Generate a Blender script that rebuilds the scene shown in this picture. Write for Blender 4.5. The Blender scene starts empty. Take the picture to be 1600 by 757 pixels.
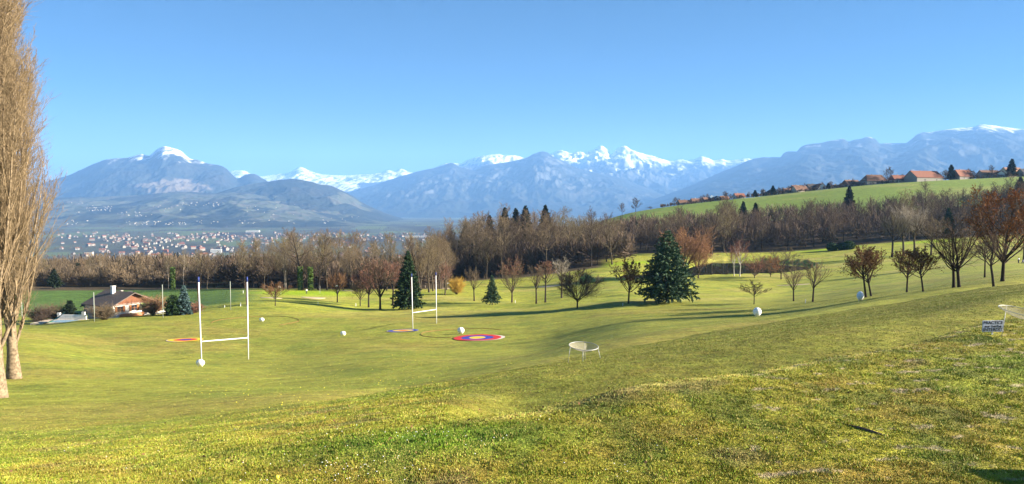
import bpy, bmesh, math, random
import numpy as np
from mathutils import Vector, Matrix
S = bpy.context.scene
COL = S.collection
PI = math.pi
R = math.radians
# ------------------------------------------------------------------ camera
FPX = 1155.0; CX = 800.0; CY = 378.5          # photograph 1600 x 757
PITCH = math.atan((CY - 325.0) / FPX)
cam_d = bpy.data.cameras.new('camera'); cam = bpy.data.objects.new('camera', cam_d); COL.objects.link(cam)
cam.location = (0, 0, 0); cam.rotation_euler = (PI / 2 - PITCH, 0, 0)
cam_d.sensor_width = 36.0; cam_d.lens = FPX / 1600 * 36.0
cam_d.clip_start = 0.1; cam_d.clip_end = 120000.0
S.camera = cam
# ------------------------------------------------------------------ light
SUN_AZ = R(93)       # to the right of the view direction
SUN_EL = R(19)
w = bpy.data.worlds.new('World'); S.world = w; w.use_nodes = True
wn = w.node_tree; wn.nodes.clear()
wo = wn.nodes.new('ShaderNodeOutputWorld'); bg = wn.nodes.new('ShaderNodeBackground')
sky = wn.nodes.new('ShaderNodeTexSky'); sky.sky_type = 'NISHITA'; sky.sun_disc = False
sky.sun_elevation = SUN_EL; sky.sun_rotation = SUN_AZ
sky.air_density = 1.0; sky.dust_density = 0.1; sky.ozone_density = 3.0; sky.altitude = 700
hs = wn.nodes.new('ShaderNodeHueSaturation'); hs.inputs['Saturation'].default_value = 1.72; hs.inputs['Value'].default_value = 0.31; hs.inputs['Hue'].default_value = 0.509
wn.links.new(sky.outputs[0], hs.inputs['Color']); wn.links.new(hs.outputs[0], bg.inputs['Color'])
bg.inputs['Strength'].default_value = 0.05
wn.links.new(bg.outputs[0], wo.inputs[0])
sd = bpy.data.lights.new('sun', 'SUN'); sd.energy = 5.0; sd.angle = R(0.5); sd.color = (1.0, 0.90, 0.74)
so = bpy.data.objects.new('sun', sd); COL.objects.link(so)
sdir = Vector((math.sin(SUN_AZ) * math.cos(SUN_EL), math.cos(SUN_AZ) * math.cos(SUN_EL), math.sin(SUN_EL)))
so.rotation_euler = sdir.to_track_quat('Z', 'Y').to_euler(); so.location = sdir * 50
S.view_settings.view_transform = 'Standard'; S.view_settings.look = 'None'
S.view_settings.exposure = 2.38; S.view_settings.gamma = 1.0
S.render.engine = 'CYCLES'
S.cycles.max_bounces = 6; S.cycles.volume_bounces = 1; S.cycles.transparent_max_bounces = 16
# ------------------------------------------------------------------ helpers
def lin(r, g, b):
    f = lambda c: (c / 255.0) / 12.92 if c / 255.0 <= 0.04045 else ((c / 255.0 + 0.055) / 1.055) ** 2.4
    return (f(r), f(g), f(b))
def tag(o, label=None, cat=None, group=None, kind=None):
    if label: o['label'] = label
    if cat: o['category'] = cat
    if group: o['group'] = group
    if kind: o['kind'] = kind
    return o
def empty(name, loc=(0, 0, 0), rz=0.0):
    o = bpy.data.objects.new(name, None); COL.objects.link(o); o.location = loc; o.rotation_euler = (0, 0, rz)
    o.empty_display_size = 0.2
    return o
def mesh_np(name, V, F, mats, parent=None, smooth=False, fm=None):
    """V (n,3); F (m,k) one polygon size, or list of such arrays"""
    me = bpy.data.meshes.new(name)
    Fs = F if isinstance(F, list) else [F]
    Fs = [np.asarray(f, dtype=np.int32) for f in Fs if len(f)]
    V = np.asarray(V, dtype=np.float32)
    nl = sum(f.size for f in Fs); npoly = sum(len(f) for f in Fs)
    me.vertices.add(len(V)); me.vertices.foreach_set('co', V.ravel())
    me.loops.add(nl); me.loops.foreach_set('vertex_index', np.concatenate([f.ravel() for f in Fs]))
    me.polygons.add(npoly)
    tot = np.concatenate([np.full(len(f), f.shape[1], np.int32) for f in Fs])
    st = np.concatenate([[0], np.cumsum(tot)[:-1]]).astype(np.int32)
    me.polygons.foreach_set('loop_start', st); me.polygons.foreach_set('loop_total', tot)
    if smooth: me.polygons.foreach_set('use_smooth', np.ones(npoly, bool))
    if fm is not None: me.polygons.foreach_set('material_index', np.asarray(fm, np.int32))
    me.update(calc_edges=True)
    for m in (mats if isinstance(mats, (list, tuple)) else [mats]): me.materials.append(m)
    o = bpy.data.objects.new(name, me); COL.objects.link(o)
    if parent: o.parent = parent
    return o
def set_col(o, name, arr):
    a = o.data.color_attributes.new(name, 'FLOAT_COLOR', 'POINT')
    c = np.ones((len(arr), 4), np.float32); c[:, :3] = arr
    a.data.foreach_set('color', c.ravel())
class MB:
    """collects boxes, tubes, quads and builds one mesh"""
    def __init__(s): s.v = []; s.f = []; s.m = []
    def poly(s, pts, mi=0):
        b = len(s.v); s.v += [tuple(p) for p in pts]; s.f.append(tuple(range(b, b + len(pts)))); s.m.append(mi)
    def box(s, x0, x1, y0, y1, z0, z1, mi=0, M=None):
        c = [(x, y, z) for x in (x0, x1) for y in (y0, y1) for z in (z0, z1)]
        if M is not None: c = [tuple(M @ Vector(p)) for p in c]
        b = len(s.v); s.v += c
        for q in ((0, 1, 3, 2), (4, 6, 7, 5), (0, 4, 5, 1), (2, 3, 7, 6), (0, 2, 6, 4), (1, 5, 7, 3)):
            s.f.append(tuple(b + i for i in q)); s.m.append(mi)
    def tube(s, pts, rads, n=8, mi=0, cap=True):
        pts = [Vector(p) for p in pts]
        if not isinstance(rads, (list, tuple)): rads = [rads] * len(pts)
        b = len(s.v); prev = None
        for i, p in enumerate(pts):
            t = (pts[min(i + 1, len(pts) - 1)] - pts[max(i - 1, 0)]).normalized()
            ref = Vector((0, 0, 1)) if abs(t.z) < 0.95 else Vector((1, 0, 0))
            if prev is None: a = t.cross(ref).normalized()
            else: a = (prev - t * prev.dot(t)).normalized()
            prev = a; c = t.cross(a)
            for k in range(n):
                th = 2 * PI * k / n
                s.v.append(tuple(p + (a * math.cos(th) + c * math.sin(th)) * rads[i]))
        for i in range(len(pts) - 1):
            for k in range(n):
                k2 = (k + 1) % n
                s.f.append((b + i * n + k, b + i * n + k2, b + (i + 1) * n + k2, b + (i + 1) * n + k)); s.m.append(mi)
        if cap:
            s.f.append(tuple(b + k for k in reversed(range(n)))); s.m.append(mi)
            s.f.append(tuple(b + (len(pts) - 1) * n + k for k in range(n))); s.m.append(mi)
    def sphere(s, c, r, nu=16, nv=10, sc=(1, 1, 1), mi=0):
        b = len(s.v)
        for j in range(1, nv):
            ph = PI * j / nv
            for i in range(nu):
                th = 2 * PI * i / nu
                s.v.append((c[0] + r * sc[0] * math.sin(ph) * math.cos(th), c[1] + r * sc[1] * math.sin(ph) * math.sin(th), c[2] + r * sc[2] * math.cos(ph)))
        top = len(s.v); s.v.append((c[0], c[1], c[2] + r * sc[2])); s.v.append((c[0], c[1], c[2] - r * sc[2]))
        for j in range(nv - 2):
            for i in range(nu):
                i2 = (i + 1) % nu
                s.f.append((b + j * nu + i, b + (j + 1) * nu + i, b + (j + 1) * nu + i2, b + j * nu + i2)); s.m.append(mi)
        for i in range(nu):
            i2 = (i + 1) % nu
            s.f.append((b + i, b + i2, top)); s.m.append(mi)
            s.f.append((b + (nv - 2) * nu + i2, b + (nv - 2) * nu + i, top + 1)); s.m.append(mi)
    def build(s, name, mats, parent=None, smooth=False):
        me = bpy.data.meshes.new(name); me.from_pydata(s.v, [], s.f)
        ms = mats if isinstance(mats, (list, tuple)) else [mats]
        for m in ms: me.materials.append(m)
        me.polygons.foreach_set('material_index', s.m)
        if smooth: me.polygons.foreach_set('use_smooth', [True] * len(s.f))
        me.update()
        o = bpy.data.objects.new(name, me); COL.objects.link(o)
        if parent: o.parent = parent
        return o
KIDS = {}
def copy_tree(root, loc, rz=0.0, sc=(1, 1, 1), label=None, group=None):
    r = root.copy(); COL.objects.link(r)
    r.location = loc; r.rotation_euler = (0, 0, rz); r.scale = sc if isinstance(sc, tuple) else (sc, sc, sc)
    if label: r['label'] = label
    if group: r['group'] = group
    for ch in KIDS.get(root.name, []):
        c = ch.copy(); COL.objects.link(c); c.parent = r
        for g in KIDS.get(ch.name, []):
            d = g.copy(); COL.objects.link(d); d.parent = c
    return r
# ---- materials
def mat(name, col, rough=0.7, noise=None, col2=None, spec=0.3, metal=0.0, objrand=None, bump=0.0, coords='Object'):
    m = bpy.data.materials.new(name); m.use_nodes = True; nt = m.node_tree
    b = nt.nodes['Principled BSDF']; b.inputs['Roughness'].default_value = rough
    b.inputs['Specular IOR Level'].default_value = spec; b.inputs['Metallic'].default_value = metal
    b.inputs['Base Color'].default_value = (*col, 1)
    out = None
    if noise:
        tc = nt.nodes.new('ShaderNodeTexCoord'); n = nt.nodes.new('ShaderNodeTexNoise')
        n.inputs['Scale'].default_value = noise; n.inputs['Detail'].default_value = 5
        n.inputs['Roughness'].default_value = 0.65
        nt.links.new(tc.outputs[coords], n.inputs['Vector'])
        mr = nt.nodes.new('ShaderNodeMapRange'); mr.inputs['From Min'].default_value = 0.3; mr.inputs['From Max'].default_value = 0.7
        nt.links.new(n.outputs['Fac'], mr.inputs['Value'])
        mx = nt.nodes.new('ShaderNodeMix'); mx.data_type = 'RGBA'
        mx.inputs[6].default_value = (*col, 1); mx.inputs[7].default_value = (*(col2 or tuple(c * 0.6 for c in col)), 1)
        nt.links.new(mr.outputs[0], mx.inputs[0]); out = mx.outputs[2]
        if bump:
            bp = nt.nodes.new('ShaderNodeBump'); bp.inputs['Strength'].default_value = bump; bp.inputs['Distance'].default_value = 0.03
            nt.links.new(n.outputs['Fac'], bp.inputs['Height']); nt.links.new(bp.outputs[0], b.inputs['Normal'])
    if objrand:
        oi = nt.nodes.new('ShaderNodeObjectInfo'); rp = nt.nodes.new('ShaderNodeValToRGB')
        els = rp.color_ramp.elements
        while len(els) < len(objrand): els.new(0.5)
        for i, c in enumerate(objrand): els[i].position = i / (len(objrand) - 1); els[i].color = (*c, 1)
        nt.links.new(oi.outputs['Random'], rp.inputs[0])
        if out is not None:
            mm = nt.nodes.new('ShaderNodeMix'); mm.data_type = 'RGBA'; mm.blend_type = 'MIX'; mm.inputs[0].default_value = 0.6
            nt.links.new(out, mm.inputs[6]); nt.links.new(rp.outputs[0], mm.inputs[7]); out = mm.outputs[2]
        else: out = rp.outputs[0]
    if out is not None: nt.links.new(out, b.inputs['Base Color'])
    return m
# ---- numpy gradient noise
_rng = np.random.RandomState(7); _perm = _rng.permutation(512).astype(np.int64); _perm = np.concatenate([_perm, _perm, _perm])
def _h(ix, iy): return _perm[(_perm[ix & 511] + (iy & 511)) & 511]
def perlin(x, y):
    x = np.asarray(x, float); y = np.asarray(y, float)
    ix = np.floor(x).astype(np.int64); iy = np.floor(y).astype(np.int64); fx = x - ix; fy = y - iy
    u = fx * fx * fx * (fx * (fx * 6 - 15) + 10); v = fy * fy * fy * (fy * (fy * 6 - 15) + 10)
    def g(i, j, a, b):
        an = _h(i, j) * (2 * PI / 512.0); return np.cos(an) * a + np.sin(an) * b
    n00 = g(ix, iy, fx, fy); n10 = g(ix + 1, iy, fx - 1, fy); n01 = g(ix, iy + 1, fx, fy - 1); n11 = g(ix + 1, iy + 1, fx - 1, fy - 1)
    return ((n00 * (1 - u) + n10 * u) * (1 - v) + (n01 * (1 - u) + n11 * u) * v) * 1.5
def fbm(x, y, o=4, g=0.5):
    s = 0; a = 1.0; t = 0
    for i in range(o): s = s + a * perlin(x * 2 ** i + 17.3 * i, y * 2 ** i + 5.1 * i); t += a; a *= g
    return s / t
def ridged(x, y, o=4, g=0.55):
    s = 0; a = 1.0; t = 0
    for i in range(o): s = s + a * (1 - np.abs(perlin(x * 2 ** i + 9.3 * i, y * 2 ** i + 3.1 * i)) * 2); t += a; a *= g
    return s / t
def sstep(a, b, x): t = np.clip((x - a) / (b - a), 0, 1); return t * t * (3 - 2 * t)
def pchip(xs, ys, x):
    xs = np.asarray(xs, float); ys = np.asarray(ys, float); h = np.diff(xs); d = np.diff(ys) / h
    m = np.zeros(len(xs)); m[0] = d[0]; m[-1] = d[-1]
    for i in range(1, len(xs) - 1):
        if d[i - 1] * d[i] > 0:
            w1 = 2 * h[i] + h[i - 1]; w2 = h[i] + 2 * h[i - 1]; m[i] = (w1 + w2) / (w1 / d[i - 1] + w2 / d[i])
    x = np.clip(x, xs[0], xs[-1]); k = np.clip(np.searchsorted(xs, x) - 1, 0, len(xs) - 2)
    t = (x - xs[k]) / h[k]; t2 = t * t; t3 = t2 * t
    return (2 * t3 - 3 * t2 + 1) * ys[k] + (t3 - 2 * t2 + t) * h[k] * m[k] + (-2 * t3 + 3 * t2) * ys[k + 1] + (t3 - t2) * h[k] * m[k + 1]
# ---- pixel <-> world
CP, SP = math.cos(PITCH), math.sin(PITCH)
def slope_v(v):   # z/y of the ray through pixel row v
    b = (CY - np.asarray(v, float)) / FPX
    return (-SP + b * CP) / (CP + b * SP)
def ax_uv(u, v):  # x/y of the ray through pixel
    b = (CY - np.asarray(v, float)) / FPX
    return ((np.asarray(u, float) - CX) / FPX) / (CP + b * SP)
# ------------------------------------------------------------------ the ground
TU = [-250, 0, 200, 400, 600, 800, 1000, 1200, 1400, 1600, 1850]
TD = [9, 12, 15, 18, 22, 28, 38, 50, 70, 95, 120, 150, 185, 220, 260, 320, 400, 500, 620, 800]
TV = {
-250: [768,738,716,699,679,657,632,606,570,530,518,511,492,474,454,444,438,434,430,424],
0:    [768,735,712,695,675,654,631,606,570,532,518,511,492,474,454,443,437,434,430,424],
200:  [768,722,700,684,667,648,626,606,582,558,530,498,490,472,454,443,437,434,430,424],
400:  [768,700,680,664,648,632,614,602,585,562,530,496,469,459,452,447,440,436,432,424],
600:  [768,672,652,640,627,614,604,590,568,549,522,499,482,466,454,446,438,434,430,424],
800:  [768,657,632,616,600,582,572,566,556,546,516,493,478,467,455,439,412,384,384,392],
1000: [768,657,592,585,572,556,540,530,518,506,494,476,461,448,440,418,398,368,348,330],
1200: [768,657,590,562,546,530,513,503,498,493,483,472,461,450,437,418,396,356,333,306],
1400: [768,657,590,549,528,506,490,480,471,464,457,447,438,430,420,405,380,342,312,286],
1600: [768,657,590,546,505,480,463,455,445,438,430,423,416,408,400,390,368,332,301,276],
1850: [768,657,590,546,506,478,455,445,435,428,420,412,405,398,390,380,362,330,295,265]}
TD2 = [1000, 1500, 2500, 4000, 9000, 36000]
TZ = {-250: [-84,-116,-170,-170,-170,-170], 0: [-84,-116,-170,-170,-170,-170], 200: [-84,-116,-170,-170,-170,-170],
400: [-84,-116,-170,-170,-170,-170], 600: [-84,-116,-170,-170,-170,-170], 800: [-72,-116,-170,-170,-170,-170],
1000: [-22,-90,-165,-170,-170,-170], 1200: [2,-60,-150,-170,-170,-170], 1400: [22,-20,-130,-160,-170,-170],
1600: [30,-10,-120,-150,-170,-170], 1850: [40,0,-120,-150,-170,-170]}
_lnD = np.linspace(math.log(9), math.log(36000), 1100); _us = np.linspace(-250, 1850, 421)
_tab = np.zeros((len(TU), len(_lnD)))
for i, u in enumerate(TU):
    s = np.concatenate([slope_v(TV[u]), np.array(TZ[u]) / np.array(TD2, float)])
    _tab[i] = pchip(np.log(np.array(TD + TD2, float)), s, _lnD)
_full = np.zeros((len(_us), len(_lnD)))
for j in range(len(_lnD)): _full[:, j] = pchip(TU, _tab[:, j], _us)
# pond outline (x, y), measured on the place plan
POND_UD = [(962,284),(1000,280),(1060,284),(1100,290),(1150,292),(1200,293),(1225,296),(1252,304),(1266,328),(1250,356),(1190,373),(1120,374),(1092,350),(1062,316),(1010,303),(975,298)]
POND = np.array([((u - CX) / FPX * d, d) for u, d in POND_UD]); POND_Z = -26.95
def poly_sd(px, py, P):
    d = np.full(px.shape, 1e18); inside = np.zeros(px.shape, bool); n = len(P)
    for i in range(n):
        a = P[i]; b = P[(i + 1) % n]; e = b - a; wx = px - a[0]; wy = py - a[1]
        t = np.clip((wx * e[0] + wy * e[1]) / (e @ e), 0, 1)
        d = np.minimum(d, (wx - e[0] * t) ** 2 + (wy - e[1] * t) ** 2)
        c = ((a[1] > py) != (b[1] > py)) & (px < (b[0] - a[0]) * (py - a[1]) / (b[1] - a[1] + 1e-12) + a[0])
        inside ^= c
    d = np.sqrt(d); return np.where(inside, -d, d)
def ground(x, y):
    x = np.asarray(x, float); y = np.asarray(y, float); x, y = np.broadcast_arrays(x, y)
    r = np.sqrt(x * x + y * y) + 1e-6; th = np.arctan2(x, y); lim = math.atan(1050 / FPX)
    thc = np.clip(th, -lim, lim); yc = r * np.cos(thc)
    # behind the viewer: fade to a level terrace close by
    a = np.tan(thc); u = a * FPX + CX
    fu = np.clip((u - _us[0]) / (_us[1] - _us[0]), 0, len(_us) - 1.001); iu = fu.astype(int); fu = fu - iu
    ld = np.log(np.maximum(yc, 9.0)); fd = np.clip((ld - _lnD[0]) / (_lnD[1] - _lnD[0]), 0, len(_lnD) - 1.001); idd = fd.astype(int); fd = fd - idd
    s = (_full[iu, idd] * (1 - fu) + _full[iu + 1, idd] * fu) * (1 - fd) + (_full[iu, idd + 1] * (1 - fu) + _full[iu + 1, idd + 1] * fu) * fd
    z = s * np.maximum(yc, 9.0)
    # small undulation of mown turf and mounds
    z = z + 0.10 * sstep(20, 45, yc) * perlin(x / 7.0, y / 7.0) + 0.02 * perlin(x / 1.7, y / 1.7)
    z = z + 0.55 * sstep(130, 165, yc) * (1 - sstep(210, 260, yc)) * sstep(-60, -20, x) * (1 - sstep(30, 60, x)) * perlin(x / 22.0 + 3.3, y / 13.0)
    uu = u; De = np.interp(uu, [600, 740, 1000, 1100, 1200, 1300, 1385, 1490, 1600, 1850], [11.0, 12.3, 14.2, 15.1, 16.0, 17.2, 18.4, 21, 24, 26]) + 0.35 * perlin(x / 3.5, y / 3.5)
    z = z - 0.85 * sstep(0, 1.8, yc - De) * (1 - sstep(3.0, 13.0, yc - De)) * sstep(690, 820, uu)
    Dr = np.interp(uu, [-250, 0, 200, 400, 600, 800, 1000, 1200, 1400, 1600, 1850], [15, 16, 18, 22, 29, 32, 38, 46, 62, 75, 80]) * (1 + 0.02 * perlin(x / 6.0, y / 6.0))
    z = z - 0.016 * Dr * sstep(0, 0.05, yc / Dr - 1) * (1 - sstep(0.1, 0.45, yc / Dr - 1)) * sstep(430, 640, uu)
    z = z + 7.0 * sstep(2500, 6000, yc) * fbm(x / 2500.0, y / 2500.0, 2)
    m = (y > 270) & (y < 392) & (x > 30) & (x < 190)
    if m.any():
        sdm = poly_sd(x[m], y[m], POND); zz = z[m]
        bank = np.maximum(zz, POND_Z + 0.35); zz = zz + (bank - zz) * (1 - sstep(6, 22, sdm))
        zz = np.where(sdm < 2.5, POND_Z + 0.35 + (zz - POND_Z - 0.35) * sstep(0, 6, sdm), zz)
        zz = zz - 1.6 * (1 - sstep(-3, 0.5, sdm)); z = z.copy(); z[m] = zz
    return z
def gz(x, y): return float(ground(np.array([x]), np.array([y]))[0])
_dd = np.exp(np.linspace(math.log(9), math.log(9000), 2600))
def gp(u, v):      # where the ray through (u, v) of the photograph first meets the ground
    a = float(ax_uv(u, v)); s = float(slope_v(v)); g = ground(a * _dd, _dd)
    k = np.nonzero(g >= s * _dd)[0]; d = _dd[k[0]] if len(k) else 9000.0
    return Vector((a * d, d, gz(a * d, d)))
def gd(u, d):      # the ground at distance d in the direction of column u
    x = (u - CX) / FPX * d; return Vector((x, d, gz(x, d)))
def v_of(p): # pixel of a world point
    X, Y, Z = p; c = Y * CP - Z * SP; b = Y * SP + Z * CP
    return CX + FPX * X / c, CY - FPX * b / c
# ---- terrain mesh: one polar sheet
ths = np.concatenate([np.linspace(-PI, R(-42), 60)[:-1], np.linspace(R(-42), R(42), 620), np.linspace(R(42), PI, 60)[1:]])
rs = np.concatenate([[0.6, 3, 6, 8], np.exp(np.linspace(math.log(9), math.log(900), 560)), np.exp(np.linspace(math.log(915), math.log(36000), 140))])
TH, RR = np.meshgrid(ths, rs, indexing='ij'); GX = RR * np.sin(TH); GY = RR * np.cos(TH); GZ = ground(GX, GY)
nt_, nr_ = TH.shape
V = np.stack([GX, GY, GZ], -1).reshape(-1, 3)
I, J = np.meshgrid(np.arange(nt_ - 1), np.arange(nr_ - 1), indexing='ij'); a = (I * nr_ + J).ravel()
F = np.stack([a, a + 1, a + nr_ + 1, a + nr_], 1)
# zones of different turf and land (colours of what grows there, with a sunlit crest line painted in)
gx, gy = V[:, 0], V[:, 1]; gr = np.maximum(gy, 1e-3)
gu = np.where(gy > 1, gx / gr * FPX + CX, np.where(gx > 0, 1850, -250)); gu = np.clip(gu, -250, 1850)
def mixc(c, col, m): return c * (1 - m[:, None]) + np.array(col)[None, :] * m[:, None]
n1 = fbm(gx / 9, gy / 9, 4); n2 = fbm(gx / 3 + 40, gy / 3, 3); n3 = fbm(gx / 40 + 9, gy / 25, 3); n4 = fbm(gx / 1.1, gy / 1.1 + 20, 2)
C = np.zeros((len(V), 3)) + np.array([0.250, 0.252, 0.034])                       # mown range
C = mixc(C, (0.27, 0.225, 0.045), sstep(0.0, 0.35, n3) * 0.7)
C = mixc(C, (0.13, 0.18, 0.022), sstep(0.05, 0.4, n1) * 0.45)
# the unmown bank and terrace near the viewer: edge of the rough as distance for each column
redge = pchip([-250, 0, 200, 400, 600, 800, 1000, 1200, 1400, 1600, 1850], [21, 21, 22, 24, 29, 32, 38, 46, 62, 75, 80], gu)
rwid = np.interp(gu, [-250, 350, 620, 1000, 1850], [0.55, 0.45, 0.06, 0.03, 0.03]); rough = 1 - sstep(-1.0, 1.0, (gr - redge * (1 + 0.03 * n2)) / (rwid * redge))
rough = np.where(gy < 1, 1.0, rough)
C = mixc(C, (0.290, 0.262, 0.030), rough)
C = mixc(C, (0.33, 0.235, 0.045), rough * sstep(0.0, 0.3, n2) * 0.65)
C = mixc(C, (0.16, 0.215, 0.02), rough * sstep(0.05, 0.3, n1) * 0.75)
C = mixc(C, (0.20, 0.15, 0.07), rough * sstep(0.3, 0.5, fbm(gx / 2.2 + 70, gy / 2.2, 3)) * 0.6)
C = mixc(C, (0.09, 0.24, 0.014), rough * np.clip(1.25 - np.sqrt(((gx + 0.1 * gy + 0.2) / 2.6) ** 2 + ((gy - 11.2) / 1.0) ** 2) + 0.5 * n2, 0, 1) * 0.6)
C = mixc(C, (0.055, 0.115, 0.018), sstep(0.5, 1.0, 1.6 - np.abs(gr / redge - 1.0) / 0.06) * sstep(-0.1, 0.3, n2) * 0.5 * (gy > 1))
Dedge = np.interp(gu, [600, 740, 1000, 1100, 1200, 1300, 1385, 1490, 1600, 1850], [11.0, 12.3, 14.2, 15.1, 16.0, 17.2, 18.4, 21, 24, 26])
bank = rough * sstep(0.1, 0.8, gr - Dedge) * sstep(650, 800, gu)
C = mixc(C, (0.205, 0.200, 0.030), bank * 0.85); C = mixc(C, (0.50, 0.41, 0.11), rough * (1 - sstep(0.0, 0.5, np.abs(gr - Dedge + 0.25))) * sstep(690, 800, gu) * 0.9)  # darker bank tone sharpens the crest; pale strip paints its sunlit edge
C = mixc(C, (0.115, 0.150, 0.022), rough * (1 - bank) * sstep(0.0, 0.28, fbm(gx / 1.1 + 33, gy / 2.0, 4)) * 0.6)
wornp = (gu > 1180) * rough * (gr < 22); C = mixc(C, (0.42, 0.33, 0.20), wornp * sstep(0.30, 0.42, fbm((gx + gy * 0.4) / 0.9 + 5, (gy - gx * 0.2) / 0.35, 3)) * 0.9)
C = mixc(C, (0.14, 0.10, 0.05), rough * np.clip(1.4 - np.sqrt(((gx - 1.9) / 1.2) ** 2 + ((gy - 13.6) / 0.8) ** 2) + 0.7 * n2, 0, 1) * 0.5)
# fairways, greens, semi rough beyond the range
far = sstep(150, 175, gr) * (1 - sstep(560, 640, gr))
C = mixc(C, (0.305, 0.315, 0.038), far * 0.8)
C = mixc(C, (0.34, 0.30, 0.07), far * sstep(0.0, 0.35, n3) * 0.8)
C = mixc(C, (0.11, 0.17, 0.02), far * sstep(0.1, 0.35, n1) * 0.5)
def blob(u, d, ru, rd): return np.clip(1.6 - 1.3 * np.sqrt(((gx - (u - CX) / FPX * d) / ru) ** 2 + ((gy - d) / rd) ** 2), 0, 1)
gcol = (0.26, 0.36, 0.012)
for q in ((468, 232, 18, 20), (930, 345, 22, 14), (1010, 350, 15, 10), (1300, 400, 22, 8), (1450, 395, 18, 7)): C = mixc(C, gcol, blob(*q))
# right hand hill pasture
pas = sstep(520, 580, gr) * sstep(850, 960, gu) * (gy > 1)
C = mixc(C, (0.16, 0.225, 0.03), pas)
C = mixc(C, (0.22, 0.245, 0.05), pas * sstep(0.0, 0.3, fbm(gx / 120, gy / 60, 3)))
# left fields beyond the chalet
fl = sstep(172, 185, gr) * (1 - sstep(640, 700, gu - 0 * gr)) * (1 - sstep(350, 430, gu + 30 * n2)) * (1 - sstep(300, 330, gr)) * (gy > 1)
C = mixc(C, (0.085, 0.150, 0.028), fl)
# woodland floor
wf = sstep(252, 262, gr - 0.02 * gu) * (1 - sstep(690, 720, gu)) * (gy > 1)
wf = np.maximum(wf * (1 - sstep(300, 330, gr) * 0), sstep(328, 336, gr) * (1 - sstep(500, 540, gr)) * sstep(670, 700, gu) * (1 - sstep(930, 960, gu)))
wf = np.maximum(wf, sstep(400, 408, gr) * (1 - sstep(520, 560, gr)) * sstep(930, 960, gu)) * (gy > 1)
wf = wf * (1 - sstep(1600, 2300, gr))
C = mixc(C, (0.085, 0.062, 0.034), wf)
# valley patchwork
val = sstep(1500, 2300, gr) * (gy > 1)
pw = perlin(np.floor(gx / 260 + 0.2 * gy / 400) * 7.7, np.floor(gy / 420) * 3.3)
C = mixc(C, (0.08, 0.085, 0.055), val)
C = mixc(C, (0.11, 0.14, 0.06), val * sstep(0.1, 0.25, pw)); C = mixc(C, (0.05, 0.045, 0.035), val * sstep(0.0, 0.3, fbm(gx / 500, gy / 900, 4)))
back = (gy <= 1); C[back] = np.array([0.16, 0.16, 0.03])
ATTR_R = rough
def ground_mat():
    m = bpy.data.materials.new('turf'); m.use_nodes = True; nt = m.node_tree; N = nt.nodes; L = nt.links
    b = N['Principled BSDF']; b.inputs['Roughness'].default_value = 0.9; b.inputs['Specular IOR Level'].default_value = 0.15
    at = N.new('ShaderNodeAttribute'); at.attribute_name = 'col'
    rg = N.new('ShaderNodeAttribute'); rg.attribute_name = 'rough'
    ge = N.new('ShaderNodeNewGeometry')
    def noise(scale, det=4, rough=0.6, st=None):
        n = N.new('ShaderNodeTexNoise'); n.inputs['Scale'].default_value = scale; n.inputs['Detail'].default_value = det; n.inputs['Roughness'].default_value = rough
        if st:
            mp = N.new('ShaderNodeMapping'); mp.inputs['Scale'].default_value = st; L.new(ge.outputs['Position'], mp.inputs['Vector']); L.new(mp.outputs[0], n.inputs['Vector'])
        else: L.new(ge.outputs['Position'], n.inputs['Vector'])
        return n.outputs['Fac']
    def rng(src, a, b_, c, d):
        r = N.new('ShaderNodeMapRange'); r.inputs['From Min'].default_value = a; r.inputs['From Max'].default_value = b_; r.inputs['To Min'].default_value = c; r.inputs['To Max'].default_value = d
        L.new(src, r.inputs['Value']); return r.outputs[0]
    def mul(a, b_):
        x = N.new('ShaderNodeMath'); x.operation = 'MULTIPLY'; L.new(a, x.inputs[0]); L.new(b_, x.inputs[1]); return x.outputs[0]
    f1 = noise(14.0, 3); f2 = noise(1.3, 5, 0.7); f3 = noise(0.25, 4, 0.65); f4 = noise(0.5, 3, 0.6, (0.35, 1.6, 1))
    k = mul(rng(noise(3.6, 3, 0.7), 0.3, 0.7, 0.72, 1.28), mul(mul(rng(f1, 0.3, 0.7, 0.5, 1.5), rng(f2, 0.3, 0.7, 0.68, 1.32)), mul(rng(f3, 0.3, 0.7, 0.80, 1.20), rng(f4, 0.3, 0.7, 0.80, 1.20))))
    v = N.new('ShaderNodeVectorMath'); v.operation = 'SCALE'; L.new(at.outputs['Color'], v.inputs[0]); L.new(k, v.inputs['Scale'])
    hsv = N.new('ShaderNodeHueSaturation'); L.new(v.outputs[0], hsv.inputs['Color']); L.new(rng(noise(0.8, 5, 0.75), 0.3, 0.7, 0.475, 0.522), hsv.inputs['Hue'])
    L.new(hsv.outputs[0], b.inputs['Base Color'])
    bp = N.new('ShaderNodeBump'); bp.inputs['Distance'].default_value = 0.05
    ff = N.new('ShaderNodeMath'); ff.operation = 'ADD'; L.new(noise(9.0, 4, 0.7), ff.inputs[0]); L.new(f2, ff.inputs[1])
    L.new(ff.outputs[0], bp.inputs['Height']); L.new(rng(rg.outputs['Fac'], 0, 1, 0.35, 0.9), bp.inputs['Strength']); L.new(bp.outputs[0], b.inputs['Normal'])
    return m
M_TURF = ground_mat()
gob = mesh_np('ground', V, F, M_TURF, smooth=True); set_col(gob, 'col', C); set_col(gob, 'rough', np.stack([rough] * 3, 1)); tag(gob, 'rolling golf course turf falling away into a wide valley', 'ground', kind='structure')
del gob['category']
wat = bpy.data.materials.new('pond_water'); wat.use_nodes = True
_b = wat.node_tree.nodes['Principled BSDF']; _b.inputs['Base Color'].default_value = (0.02, 0.025, 0.015, 1); _b.inputs['Roughness'].default_value = 0.04; _b.inputs['IOR'].default_value = 1.33
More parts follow.
